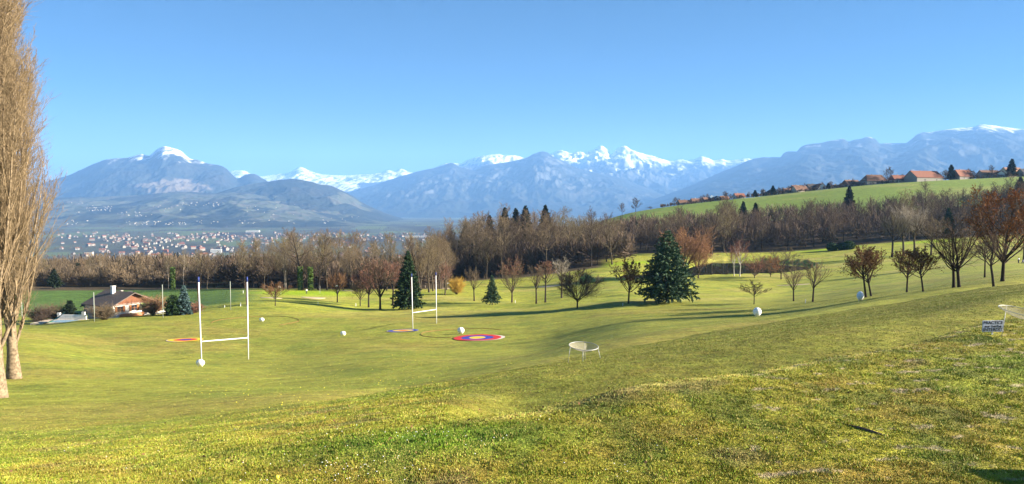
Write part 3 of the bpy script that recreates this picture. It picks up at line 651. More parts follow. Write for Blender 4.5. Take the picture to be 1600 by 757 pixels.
# ------------------------------------------------------------------ trees of the golf course, one by one
# (u, v base, v top, width px, kind, seed, label)
def lt(u, v, vt, wpx, seed, label, mt=None, mc=None, name='round_lawn_tree', cat='tree', d=None, **kw):
    p = gp(u, v) if d is None else gd(u, d); h = hpx(p, (v_of(p)[1] - vt)); sp = hpx(p, wpx)
    rt = max(0.012, 0.00012 * p.y)
    o = vase(seed, h, sp, mt or M_DARKBARK, mc or M_TWIGD, name=name, rt=kw.pop('rt', rt), r=kw.pop('r', h * 0.022), **kw)
    o.location = p; o.rotation_euler = (0, 0, seed * 1.3) if 'lean' not in kw else (0, 0, 0); tag(o, label, cat); return o
lt(430, 478, 440, 42, 1, 'leftmost of the small round bare lawn trees, right of the front goal posts', M_DARKBARK, M_BROWNLEAF, n2=9, n3=7, trunk=0.3)
lt(527, 473, 425, 36, 2, 'bare lawn tree with brown crown beside the bright green', M_DARKBARK, M_BROWNLEAF, trunk=0.28, a1=36, up1=0.8)
lt(563, 479, 437, 36, 3, 'small bare tree at the left edge of the clump beside the spruce', M_DARKBARK, M_TWIG, trunk=0.25)
lt(576, 481, 415, 40, 4, 'slim bare tree second from the left in the clump beside the spruce', M_DARKBARK, M_RED, trunk=0.3, a1=34, up1=0.9)
lt(594, 484, 402, 62, 5, 'large fan shaped bare tree with reddish tips left of the spruce', M_DARKBARK, M_TWIG, trunk=0.25, a1=36, up1=0.7, leaf=(4200, 0.22, 0.72), ml=M_RED)
lt(613, 477, 405, 40, 6, 'thin leaning bare tree tucked behind the left side of the spruce', M_DARKBARK, M_RED, trunk=0.35, a1=34, up1=0.8, d=196)
lt(741, 471, 416, 30, 7, 'small sparse bare tree left of the young fir', M_DARKBARK, M_TWIG, trunk=0.35, n2=7, n3=5)
lt(800, 473, 402, 48, 8, 'oval bare tree with pinkish red tips right of the young fir', M_BARK, M_TWIG, trunk=0.2, a1=34, up1=0.8, leaf=(4500, 0.25, 0.62), ml=M_RED, nb=11)
lt(838, 475, 414, 26, 9, 'thin bare tree, left of the pair in front of the sand', M_DARKBARK, M_TWIG, trunk=0.4, a1=34, n2=7, n3=5)
lt(852, 473, 408, 34, 10, 'thin tree with a flat reddish top, right of the pair in front of the sand', M_DARKBARK, M_TWIG, trunk=0.5, leaf=(2500, 0.25, 0.7), ml=M_RED)
lt(878, 473, 400, 46, 11, 'pale bare tree rising behind the dense round tree', M_BARK, M_PALEBARK, trunk=0.4, a1=40, up1=0.6, d=200, n2=7, n3=5)
lt(902, 482, 419, 72, 12, 'dense round bare tree with a wide dome of twigs in the middle', M_DARKBARK, M_TWIGD, trunk=0.18, a1=52, nb=13, n2=12, n3=10, leaf=(2500, 0.18, 0.3), ml=M_BROWNLEAF)
lt(982, 475, 404, 62, 13, 'lawn tree with dry red brown leaves left of the big cedar', M_DARKBARK, M_BROWNLEAF, trunk=0.25, leaf=(4500, 0.26), ml=M_BROWNLEAF)
lt(1178, 476, 436, 50, 14, 'small open bare tree above the white ball target nearest the cedar', M_DARKBARK, M_DARKBARK, trunk=0.38, a1=62, up1=0.8, nb=8, n2=7, n3=5)
lt(1240, 471, 413, 42, 15, 'left tree of the pair of slim bare lawn trees', M_DARKBARK, M_TWIG, trunk=0.33, a1=40, up1=0.6, n2=7, n3=6)
lt(1270, 472, 404, 46, 16, 'right tree of the pair of slim bare lawn trees', M_DARKBARK, M_TWIG, trunk=0.35, a1=40, up1=0.6, n2=7, n3=6)
lt(1222, 444, 385, 62, 17, 'spreading bare oak behind the pair of slim lawn trees', M_BARK, M_TWIG, trunk=0.2, a1=60, nb=9, d=258)
lt(1356, 461, 385, 50, 18, 'left trunk of the leafy brown pair above the right ball target', M_DARKBARK, M_BROWNLEAF, trunk=0.4, lean=(-0.12, 0), leaf=(3500, 0.2), ml=M_BROWNLEAF, d=113)
lt(1362, 463, 384, 70, 19, 'leaning tree with dry brown leaves above the right ball target', M_DARKBARK, M_BROWNLEAF, trunk=0.28, lean=(-0.22, 0), leaf=(5200, 0.2), ml=M_BROWNLEAF)
lt(1417, 457, 388, 46, 20, 'small brown leaved tree, left of two left of the twin trunks', M_DARKBARK, M_BROWNLEAF, trunk=0.35, leaf=(3000, 0.2), ml=M_BROWNLEAF)
lt(1443, 456, 385, 56, 21, 'small leaning brown leaved tree, right of two left of the twin trunks', M_DARKBARK, M_BROWNLEAF, trunk=0.35, lean=(-0.12, 0), leaf=(3000, 0.2), ml=M_BROWNLEAF)
lt(1493, 449, 338, 70, 22, 'thinner left trunk of the tall bare twin trees on the right', M_DARKBARK, M_TWIGD, trunk=0.25, d=98)
lt(1502, 448, 326, 100, 23, 'taller right trunk of the tall bare twin trees on the right', M_DARKBARK, M_TWIGD, trunk=0.22, lean=(-0.13, 0), n3=8, d=97)
lt(1566, 440, 294, 118, 24, 'great tree with glowing orange brown leaves at the right edge', M_DARKBARK, M_TWIGD, trunk=0.2, a1=46, nb=12, n2=11, n3=9, leaf=(17000, 0.20, 0.38), ml=M_ORANGE, r=0.26)
lt(1557, 441, 360, 34, 25, 'thin slanting bare tree just left of the great orange tree', M_DARKBARK, M_TWIGD, trunk=0.45, lean=(-0.12, 0), d=88)
lt(1541, 429, 375, 44, 26, 'thin bare tree behind the gap between twin trees and orange tree', M_DARKBARK, M_TWIGD, trunk=0.5, d=125)
lt(1602, 395, 320, 60, 27, 'bare tree cut by the right edge behind the orange tree', M_BARK, M_TWIGD, trunk=0.3, d=230)
lt(1395, 392, 330, 44, 28, 'bare tree at the wood edge with a dark trunk', M_DARKBARK, M_TWIG, d=330, trunk=0.4, rt=0.03)
lt(1413, 391, 318, 46, 29, 'tall pale bare tree standing before the right hand wood', M_BARK, M_PALEBARK, d=332, trunk=0.3, a1=28, up1=0.9, rt=0.03)
lt(1430, 392, 322, 44, 30, 'pale bare tree to the right of the tallest pale one', M_BARK, M_PALEBARK, d=334, trunk=0.35, a1=28, up1=0.9, rt=0.03)
lt(1456, 393, 335, 44, 31, 'bare grey tree behind the small brown leaved trees', M_BARK, M_TWIG, d=326, trunk=0.4, rt=0.03)
lt(1695-1000+0, 452, 408, 22, 32, 'tiny pinkish bare tree right of the spruce', M_BARK, M_RED, d=235, trunk=0.4, rt=0.022)
lt(1068, 436, 354, 84, 33, 'big copper coloured bare tree behind the cedar', M_BARK, M_COPPER, d=275, trunk=0.12, a1=34, up1=0.8, nb=14, n2=10, n3=9, rt=0.03, leaf=(6000, 0.35, 0.2), ml=M_COPPER, name='copper_tree')
lt(1092, 436, 372, 44, 34, 'smaller copper coloured bare tree right of the cedar', M_BARK, M_COPPER, d=272, trunk=0.12, a1=34, up1=0.8, nb=12, n2=10, n3=8, rt=0.03, leaf=(3000, 0.32, 0.2), ml=M_COPPER, name='copper_tree')
lt(1157, 437, 370, 36, 35, 'taller white birch with slanting branches by the pond', M_BIRCH, M_RED, d=278, trunk=0.35, a1=30, up1=0.7, nb=7, rt=0.028, r=0.22, name='birch_tree')
lt(1148, 437, 383, 24, 36, 'slender white birch left of the taller one', M_BIRCH, M_RED, d=280, trunk=0.35, a1=30, up1=0.7, nb=6, rt=0.026, r=0.16, name='birch_tree')
lt(1180, 440, 396, 60, 37, 'low pinkish bare willow at the pond edge', M_BARK, M_RED, d=268, trunk=0.1, rt=0.028, name='willow_tree')
lt(1205, 436, 400, 30, 38, 'small rust coloured bush tree at the pond edge', M_BARK, M_COPPER, d=272, trunk=0.1, rt=0.028, leaf=(2500, 0.3), ml=M_ORANGE)
# evergreens on the lawn
def con(u, v, vt, wpx, seed, label, mc, name, d=None, cat='tree', **kw):
    p = gp(u, v) if d is None else gd(u, d); h = hpx(p, v_of(p)[1] - vt); w_ = max(hpx(p, wpx), kw.pop('minw', 0) * h)
    o = conifer(seed, h, w_, mc, name=name, **kw); o.location = p; tag(o, label, cat); return o
con(1042, 473, 360, 116, 41, 'big blue green cedar with layered boughs in the middle of the lawn', M_CEDAR, 'cedar_tree', layers=True, prof=0.80, base=0.04, whorl=0.50, dens=1.5, card=0.55, droop=0.35, r=0.34)
con(638, 483, 391, 54, 42, 'tall dark green spruce standing left of the back goal posts', M_SPRUCE, 'spruce_tree', whorl=0.45, dens=1.1, card=0.5, prof=0.85, base=0.03, droop=0.3)
con(769, 477, 430, 30, 43, 'young blue grey fir alone on the lawn', M_CEDAR, 'young_fir', whorl=0.4, dens=0.7, card=0.35, base=0.08, prof=0.9)
con(285, 488, 446, 26, 44, 'pale blue spruce beside the chalet garden', M_BLUESP, 'blue_spruce', d=158, whorl=0.4, dens=0.9, card=0.4, base=0.02, prof=0.75)
con(120, 470, 412, 34, 45, 'dark pine in the brown wood above the left field', M_DARKCON, 'dark_pine', d=300, whorl=0.7, dens=0.8, card=0.7, prof=0.6, base=0.2)
con(82, 470, 420, 26, 46, 'dark fir beside the poplar in the brown wood', M_DARKCON, 'dark_fir', d=270, whorl=0.7, dens=0.8, card=0.6, prof=0.8, base=0.1)
con(105, 495, 470, 24, 47, 'small dark cypress by the garden pool', M_DARKCON, 'cypress_tree', d=160, whorl=0.3, dens=0.8, card=0.35, prof=0.5, base=0.0)
con(268, 490, 462, 30, 48, 'dark green laurel between the net post and blue spruce', M_HEDGE, 'laurel_bush', d=157, cat='bush', whorl=0.3, dens=1.0, card=0.35, prof=0.45, base=0.0)
for i, (u, vt, d, wpx, lab) in enumerate([
    (789, 324, 395, 32, 'dark fir on the wooded hill, leftmost of the three close together'), (806, 325, 400, 26, 'dark fir on the wooded hill, middle one of the three close together'),
    (821, 321, 396, 30, 'dark fir on the wooded hill, rightmost of the three close together'), (852, 320, 398, 34, 'broad dark fir standing alone on the wooded hill'),
    (765, 336, 420, 12, 'small slim dark fir left of the three on the wooded hill'), (727, 350, 385, 20, 'dark fir low on the left shoulder of the wooded hill'),
    (742, 366, 360, 18, 'ragged dark fir inside the wood edge'),
    (1326, 291, 540, 24, 'dark conical fir against the pasture below the village'), (1297, 352, 425, 22, 'dark green holly tree inside the right wood'),
    (1482, 325, 415, 22, 'dark green ivy clad tree in the wood near the twin trees'), (975, 390, 390, 22, 'small dark fir on the grassy strip above the pond'),
    (1161, 315, 520, 8, 'small dark fir top left of the pair above the wood'), (1180, 317, 520, 7, 'small dark fir top right of the pair above the wood'),
    (1592, 277, 600, 24, 'dark fir at the right edge above the orange tree')]):
    con(u, 0, vt, wpx, 50 + i, lab, M_DARKCON if i < 8 or i > 10 else M_HEDGE, 'dark_fir', d=d, whorl=0.9, dens=0.8, card=1.1, prof=0.75, base=0.10, minw=0.50 if (d < 500 and u < 900) or u in (1161, 1180) else 0.26)
# clipped dark hedges on the far mound
for i, (u, d, s) in enumerate([(1301, 392, 3.2), (1316, 392, 2.6), (1327, 390, 3.4)]):
    rng = np.random.RandomState(80 + i); n = 1500; a_ = rng.normal(size=(n, 3)); P = norm(a_) * (s * 0.9) * rng.uniform(0.85, 1.05, (n, 1)) * np.array([1, 1, 0.8]) + np.array([0, 0, s * 0.6])
    cv, cf = cards(rng, P, 0.5, asp=0.9); mbx = MB(); mbx.sphere((0, 0, s * 0.6), s * 0.85, 14, 9, (1, 1, 0.8))
    e = empty('clipped_bush', gd(u, d)); mesh_np('leaves', cv, cf, M_HEDGE, e); mbx.build('core', M_HEDGE, e, True)
    tag(e, ['leftmost of three clipped round bushes before the right wood', 'middle of three clipped round bushes before the right wood', 'rightmost of three clipped round bushes before the right wood'][i], 'bush', 'clipped bushes on the mound')
sh = shrub(91, 5.4, 5.4, M_BARK, M_YELLOW, n=60, name='yellow_willow', rt=0.03); sh.location = gd(713, 238); tag(sh, 'golden yellow willow bush left of the wooded hill', 'bush')
sh = shrub(92, 4.2, 6.0, M_BARK, M_COPPER, n=50, name='bare_shrub', rt=0.02); sh.location = gd(236, 160); tag(sh, 'round pinkish bare shrub right of the chalet', 'bush')
sh = shrub(93, 3.2, 5.5, M_BARK, M_TWIG, n=40, name='bare_shrub', rt=0.02); sh.location = gd(160, 151); tag(sh, 'low bare shrub against the shaded chalet wall', 'bush')
sh = shrub(94, 4.0, 6.5, M_BARK, M_TWIG, n=40, name='bare_shrub', rt=0.02); sh.location = gd(80, 166); tag(sh, 'tangled bare shrub behind the garden pool wall', 'bush')
sh = shrub(95, 3.6, 6.0, M_BARK, M_TWIGD, n=40, name='bare_shrub', rt=0.02); sh.location = gd(58, 158); tag(sh, 'dark bare hedge shrub left of the garden pool', 'bush')
sh = shrub(96, 2.4, 5.0, M_BARK, M_RED, n=30, name='bare_shrub', rt=0.02); sh.location = gd(297, 160); tag(sh, 'low reddish shrub at the foot of the blue spruce', 'bush')
# ------------------------------------------------------------------ the poplar
def poplar(x, y, h, R_, seed, label, nl=96, rt=0.011, base_r=0.42, lean=(0, 0)):
    rng = np.random.RandomState(seed); z = gz(x, y); e = empty('poplar_tree', (x, y, z))
    T = flare(trunk0(rng, h, base_r, 14, lean, 0.02, 0.08), 1.5)
    # upright limbs leaving low on the bole, then nearly vertical
    B1 = children(rng, T, nl, 0.07, 0.95, lambda t: 24 - 6 * t, 4, lambda t: 0.30 * (1.15 - t) ** 0.5, 9, up=1.2, wob=0.05, rr=0.30, rmin=0.04, taper=0.15, side=1)
    B2 = children(rng, B1, 14, 0.10, 1.0, 22, 7, lambda t: 0.34 * (1.15 - 0.6 * t), 6, up=0.9, wob=0.08, rr=0.48, rmin=0.020, taper=0.3)
    B3 = children(rng, B2, 8, 0.08, 1.0, 30, 9, lambda t: 0.42 * (1.15 - 0.6 * t), 4, up=0.55, wob=0.13, rr=0.5, rmin=rt)
    B4 = children(rng, B3, 5, 0.1, 1.0, 34, 12, 0.50, 3, up=0.35, wob=0.2, rr=0.6, rmin=rt * 0.8)
    # bring the spread to a column that is widest in the middle
    bins = np.linspace(0, h * 1.08, 28); allP = np.concatenate([lv['P'].reshape(-1, 3) for lv in (B2, B3, B4)]); ra = np.hypot(allP[:, 0], allP[:, 1])
    fac = []
    for q in range(27):
        mk = (allP[:, 2] >= bins[q]) & (allP[:, 2] < bins[q + 1]); want = R_ * np.interp((bins[q] + bins[q + 1]) / 2 / h, [0, 0.08, 0.2, 0.35, 0.6, 0.85, 1.05], [0.10, 0.22, 0.6, 0.92, 1.0, 0.85, 0.45])
        fac.append(want / np.percentile(ra[mk], 95) if mk.sum() > 20 else 1.0)
    fac = np.convolve(np.pad(fac, 2, mode='edge'), np.ones(5) / 5, 'valid'); bc = (bins[1:] + bins[:-1]) / 2
    for lv in (B1, B2, B3, B4):
        P = lv['P']; k = np.interp(P[..., 2], bc, fac); P[..., 0] *= k; P[..., 1] *= k
    t = tubes([T, B1], [14, 6]); c = tubes([B2, B3, B4], [4, 3, 3])
    mesh_np('trunk', t[0], t[1], M_POPBARK, e); mesh_np('crown', c[0], c[1], M_POPTWIG, e); tag(e, label, 'tree'); return e
pp = gp(4, 622); poplar(pp.x - 0.35, pp.y, 34, 3.55, 201, 'tall bare poplar column at the left edge, front of the two', base_r=0.42)
pp2 = gp(28, 592); poplar(pp2.x - 0.3, pp2.y, 34, 3.1, 202, 'tall bare poplar just behind the front one at the left edge', base_r=0.40)
# ------------------------------------------------------------------ woods: individual trees
rgf = random.Random(11)
FP = []
for i in range(5): FP.append(bare_forest(300 + i, h=20, t0=[0.30, 0.38, 0.25, 0.42, 0.33][i], nb=[20, 18, 24, 17, 21][i], r=[0.20, 0.17, 0.24, 0.17, 0.21][i], ang=[36, 32, 42, 30, 38][i]))
FD = [bare_forest(320 + i, h=20, t0=[0.28, 0.34, 0.24][i], nb=22, r=0.20, mt=M_DARKBARK, mc=M_TWIGD, ang=36) for i in range(3)]
FW = [bare_forest(330 + i, h=20, t0=0.45, nb=18, r=0.15, mt=M_PALEBARK, mc=M_TWIG, ang=30, name='pale_forest_tree') for i in range(2)]
FO = [bare_forest(340, h=20, t0=0.22, nb=22, r=0.42, mt=M_DARKBARK, mc=M_TWIGD, ang=55, name='old_oak_tree')]
WHERE = [(130, 'near the poplar'), (250, 'above the chalet'), (330, 'left of the nearer goal posts'), (400, 'behind the nearer goal posts'), (470, 'left of the huge oak'), (540, 'above the bright green'), (620, 'left of the spruce'), (705, 'behind the farther goal posts'),
  (760, 'on its left shoulder'), (830, 'around the three firs'), (900, 'right of the lone fir'), (1000, 'left of the cedar top'), (1110, 'above the cedar'), (1200, 'above the birches'), (1290, 'above the slim lawn pair'), (1370, 'above the clipped bushes'), (1460, 'above the brown leaved trees'), (1900, 'above the twin trees and orange tree')]
def topline(pts, u): return float(np.interp(u, [p[0] for p in pts], [p[1] for p in pts]))
def forest(n, u0, u1, d0, d1, tops, protos, label, group, seed, hmin=11, hmax=25, front=0.0, fill=None):
    r = random.Random(seed); placed = []
    k = 0; tries = 0
    while k < n and tries < n * 40:
        tries += 1
        u = u0 + (u1 - u0) * r.random(); d = d0 + (d1 - d0) * (r.random() ** 1.25)
        x = (u - CX) / FPX * d
        if any((x - q[0]) ** 2 + (d - q[1]) ** 2 < 9.0 for q in placed): continue
        if fill and not fill(u, d): continue
        placed.append((x, d)); p = gd(u, d); vt = topline(tops, u) + r.uniform(-2, 12) + 0.0
        h = max(hmin, min(hmax, (v_of(p)[1] - vt) * d / FPX)); h *= r.uniform(0.70, 1.06) if r.random() < 0.7 else r.uniform(0.95, 1.15)
        pr = r.choices([q[0] for q in protos], [q[1] for q in protos])[0]
        s = h / 19.0; wv = s * r.uniform(0.95, 1.4) if h > 14 else s * 1.15
        pale = 'pale trunked' if pr.name.startswith('pale') else ('dark' if pr in FD else 'grey brown')
        size = 'huge' if h > 20 else ('tall' if h > 16 else 'low')
        row = 'front' if d < d0 + 0.3 * (d1 - d0) else ('middle' if d < d0 + 0.65 * (d1 - d0) else 'back')
        plant(pr, loc=p, sc=(wv, wv, s), label='%s %s tree in %s of %s %s' % (size, pale, row, label, [q[1] for q in WHERE if u < q[0]][0]), group=group); k += 1
    return placed
topsA = [(40, 428), (120, 420), (200, 412), (260, 402), (330, 392), (400, 384), (440, 372), (470, 358), (500, 366), (540, 372), (600, 370), (640, 374), (690, 370), (720, 372)]
def fillA(u, d):
    if u < 260: return d > 285
    if u < 400: return d > 262 - (u - 260) * 0.12
    return d > 250
forest(112, 60, 705, 246, 330, topsA, [(FP[0], 3), (FP[1], 3), (FP[2], 3), (FP[3], 3), (FP[4], 3), (FW[0], 2), (FW[1], 2)], 'left wood', 'bare trees of the left wood', 5, fill=fillA)
topsB = [(660, 372), (690, 352), (720, 340), (740, 333), (790, 328), (850, 330), (900, 334), (960, 336), (985, 345)]
forest(88, 672, 975, 336, 475, topsB, [(FP[0], 3), (FP[1], 3), (FP[2], 3), (FP[4], 3), (FD[0], 1.4), (FD[1], 1.4)], 'hill wood', 'bare trees of the wooded hill', 6, hmax=26)
topsC = [(950, 356), (985, 350), (1030, 338), (1090, 318), (1130, 320), (1200, 322), (1260, 314), (1320, 314), (1360, 303), (1425, 296), (1517, 288), (1560, 284), (1620, 276)]
forest(99, 960, 1640, 402, 545, topsC, [(FD[0], 3), (FD[1], 3), (FD[2], 3), (FP[2], 2), (FP[4], 2)], 'right wood', 'bare trees of the right wood', 7, hmax=25)
for i, (u, d, vt, lab) in enumerate([(472, 252, 357, 'huge spreading dark oak towering over the left wood'), (497, 256, 366, 'second dark oak just right of the tallest one over the left wood'),
        (310, 262, 392, 'dark crooked oak above the left goal post'), (655, 256, 372, 'broad old oak above the dark green spruce'), (1112, 398, 322, 'broad old oak above the pond, right of the copper tree')]):
    p = gd(u, d); h = (v_of(p)[1] - vt) * d / FPX; s = h / 19.0
    plant(FO[0], loc=p, sc=(s * 1.1, s * 1.1, s), label=lab, rz=i * 1.9 + 0.3)
# ivy on some trunks
for i, (u, d) in enumerate([(468, 250), (484, 250), (268, 262)]):
    rng = np.random.RandomState(500 + i); n = 900; z_ = rng.uniform(0, 8, n); a_ = rng.uniform(0, 2 * PI, n); rr_ = 0.55 + 0.35 * rng.rand(n)
    cv, cf = cards(rng, np.stack([rr_ * np.cos(a_), rr_ * np.sin(a_), z_], 1), 0.45, asp=0.9); o = mesh_np('ivy', cv, cf, M_IVY); o.location = gd(u, d)
    tag(o, ['yellow green ivy column under the huge oak, left of two', 'yellow green ivy column under the huge oak, right of two', 'dark ivy column behind the laurel'][i], 'ivy')
# the far woods nobody could count: low detail bare trees merged
def far_trees(name, P, hs_, seed, m, label, nbr=46, wid=0.09):
    rng = np.random.RandomState(seed); n = len(P); nb = nbr
    base = np.repeat(P, nb, 0); h = np.repeat(hs_, nb); az = rng.uniform(0, 2 * PI, n * nb); t = rng.uniform(0.15, 1.0, n * nb)
    sp = 0.36 * np.sqrt(np.clip(1.05 - np.abs(t - 0.45) ** 1.6 * 2.0, 0.05, 1)) * rng.uniform(0.35, 1.0, n * nb)
    top = np.stack([np.cos(az) * sp * h, np.sin(az) * sp * h, t * h], 1); low = top * np.array([0.22, 0.22, 1]) + rng.normal(size=top.shape) * np.array([0.06, 0.06, 0.0]) * h[:, None]; low[:, 2] = np.maximum(0.12 + 0.52 * t, 0.0) * h
    wv = perp(rng, norm(top - low)) * (wid * (0.5 + 0.5 * rng.rand(n * nb)) * h / 10)[:, None]
    V = np.stack([base + low - wv, base + low + wv, base + top + wv * 0.5 + 0.1, base + top - wv * 0.5], 1).reshape(-1, 3)
    o = mesh_np(name, V, np.arange(len(V)).reshape(-1, 4), m); tag(o, label, 'woodland', kind='stuff'); return o
rng = np.random.RandomState(60)
def scatter(n, u0, u1, d0, d1, pw=1.0, keep=None):
    u = rng.uniform(u0, u1, n); d = d0 * (d1 / d0) ** (rng.rand(n) ** pw); x = (u - CX) / FPX * d
    if keep is not None: k = keep(u, d, x); u, d, x = u[k], d[k], x[k]
    return np.stack([x, d, ground(x, d)], 1)
M_WOODS = mat('brown_woods', (0.165, 0.12, 0.075), 0.9, noise=0.035, col2=(0.065, 0.052, 0.038), spec=0.1)
P1 = scatter(900, 672, 985, 345, 480); P2 = scatter(900, 955, 1700, 408, 550)
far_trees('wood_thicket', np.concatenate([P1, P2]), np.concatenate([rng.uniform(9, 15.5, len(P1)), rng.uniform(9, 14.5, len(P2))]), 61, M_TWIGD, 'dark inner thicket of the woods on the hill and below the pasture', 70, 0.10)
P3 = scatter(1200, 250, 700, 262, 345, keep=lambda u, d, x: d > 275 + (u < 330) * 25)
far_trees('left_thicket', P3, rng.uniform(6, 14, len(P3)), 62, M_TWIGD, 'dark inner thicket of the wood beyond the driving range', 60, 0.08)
P4 = scatter(7000, 10, 720, 330, 1900, 1.1, keep=lambda u, d, x: fbm(x / 110, d / 160, 3) > -0.12)
far_trees('brown_woodland', P4, (9.5 + 8 * fbm(P4[:, 0] / 70, P4[:, 1] / 120, 3)) * rng.uniform(0.7, 1.25, len(P4)), 63, M_WOODS, 'brown leafless woodland stretching towards the town', 44, 0.13)
P5 = scatter(1400, 10, 290, 262, 330, keep=lambda u, d, x: d > 283 - 0.04 * (u - 100))
far_trees('field_hedge', P5, (5.5 + 5 * fbm(P5[:, 0] / 14, P5[:, 1] / 30, 3)) * rng.uniform(0.6, 1.3, len(P5)), 64, M_WOODS, 'bare hedge along the top of the left green field', 60, 0.06)
P6 = scatter(5200, 0, 1100, 1900, 9000, 0.9, keep=lambda u, d, x: fbm(x / 380, d / 900, 3) > 0.04)
far_trees('valley_trees', P6, rng.uniform(10, 18, len(P6)), 65, M_TWIGD, 'dark groves and hedges spread over the valley floor', 26, 0.3)
# little conifers of the far woods
for i in range(14):
    u = rgf.uniform(110, 470); d = rgf.uniform(420, 1500); p = gd(u, d); s = rgf.uniform(0.7, 1.2)
    if i == 0: FC = conifer(399, 18, 7.5, M_DARKCON, name='far_fir', whorl=1.2, dens=0.5, card=1.4)
    plant(FC, loc=p, sc=s * 1.1, label='small dark fir scattered in the brown woodland before the town', group='firs in the far woodland')
# ------------------------------------------------------------------ buildings
def wallm(name, c): return mat(name, c, 0.9, noise=0.7, col2=tuple(x * 0.82 for x in c))
def roofm(name, c): return mat(name, c, 0.85, noise=2.2, col2=tuple(x * 0.62 for x in c))
M_WHITE = wallm('white_render', (0.78, 0.75, 0.68)); M_CREAM = wallm('cream_render', (0.62, 0.52, 0.38)); M_GREYW = wallm('grey_stone_wall', (0.32, 0.29, 0.25))
M_TILE = roofm('red_tiles', (0.27, 0.105, 0.062)); M_TILE2 = roofm('brown_tiles', (0.21, 0.11, 0.07)); M_TILE3 = roofm('orange_tiles', (0.30, 0.15, 0.085)); M_SLATE = roofm('dark_roofing', (0.085, 0.075, 0.075))
M_WOODO = mat('orange_wood', (0.46, 0.17, 0.05), 0.7, noise=4, col2=(0.32, 0.11, 0.035)); M_WOODB = mat('brown_wood', (0.22, 0.085, 0.04), 0.8, noise=5, col2=(0.14, 0.055, 0.028))
M_GLASS = mat('window_glass', (0.03, 0.035, 0.045), 0.12, spec=0.6); M_METAL = mat('painted_metal', (0.30, 0.31, 0.30), 0.5)
M_BLUEROOF = roofm('blue_sheet', (0.16, 0.24, 0.32)); M_AWN = mat('green_awning', (0.42, 0.55, 0.20), 0.8)
def house(name, loc, rz, w, l, h, rh, mw, mr, label, ov=0.6, win=True, chim=True, cat='house', group=None, hip=0.0, barn=None):
    """gable end faces local -y; ridge along y"""
    e = empty(name, loc, rz); b = MB(); b.box(-w / 2, w / 2, 0, l, -1.5, h)
    if hip < 1: b.poly([(-w / 2, 0, h), (w / 2, 0, h), (0, 0, h + rh * (1 - hip))]); b.poly([(-w / 2, l, h), (0, l, h + rh * (1 - hip)), (w / 2, l, h)])
    b.build('wall', [mw], e)
    r = MB(); o = ov; k = rh / (w / 2); t = 0.22; hy = hip * rh * 1.1
    for s in (-1, 1):
        r.poly([(s * (w / 2 + o), -o, h - o * k + 0.05), (s * (w / 2 + o), l + o, h - o * k + 0.05), (0, l + o - hy, h + rh + 0.05), (0, -o + hy, h + rh + 0.05)])
        r.poly([(s * (w / 2 + o), -o, h - o * k + 0.05 + t), (s * (w / 2 + o), l + o, h - o * k + 0.05 + t), (0, l + o - hy, h + rh + 0.05 + t), (0, -o + hy, h + rh + 0.05 + t)])
        r.poly([(s * (w / 2 + o), -o, h - o * k + 0.05), (s * (w / 2 + o), -o, h - o * k + 0.05 + t), (0, -o + hy, h + rh + 0.05 + t), (0, -o + hy, h + rh + 0.05)])
        r.poly([(s * (w / 2 + o), l + o, h - o * k + 0.05), (s * (w / 2 + o), l + o, h - o * k + 0.05 + t), (0, l + o - hy, h + rh + 0.05 + t), (0, l + o - hy, h + rh + 0.05)])
        r.poly([(s * (w / 2 + o), -o, h - o * k + 0.05), (s * (w / 2 + o), l + o, h - o * k + 0.05), (s * (w / 2 + o), l + o, h - o * k + 0.05 + t), (s * (w / 2 + o), -o, h - o * k + 0.05 + t)])
    if hip > 0.05:
        for yy, y2 in ((-o, -o + hy), (l + o, l + o - hy)): r.poly([(-(w / 2 + o), yy, h - o * k + 0.05 + t), (w / 2 + o, yy, h - o * k + 0.05 + t), (0, y2, h + rh + 0.05 + t)])
    rf = r.build('roof', [mr], e)
    if chim:
        c = MB(); c.box(w * 0.12, w * 0.12 + 0.7, l * 0.55, l * 0.55 + 0.7, h + rh * 0.5, h + rh + 1.0); c.build('chimney', [mw], rf)
    if win:
        for fl in range(max(1, int(h // 2.8))):
            for sx in (-0.27, 0.27):
                q = MB(); q.box(sx * w - 0.55, sx * w + 0.55, -0.04, 0.02, 1.0 + fl * 2.8, 2.3 + fl * 2.8); q.build('window', [M_GLASS], e)
            for sy in (0.25, 0.7):
                for s in (-1, 1):
                    q = MB(); q.box(s * w / 2 - 0.03, s * w / 2 + 0.03, sy * l - 0.55, sy * l + 0.55, 1.0 + fl * 2.8, 2.3 + fl * 2.8); q.build('window', [M_GLASS], e)
    if barn:
        q = MB(); q.box(-1.6, 1.6, -0.05, 0.03, 0, 3.4); q.build('door', [M_WOODB], e)
    tag(e, label, cat, group); return e
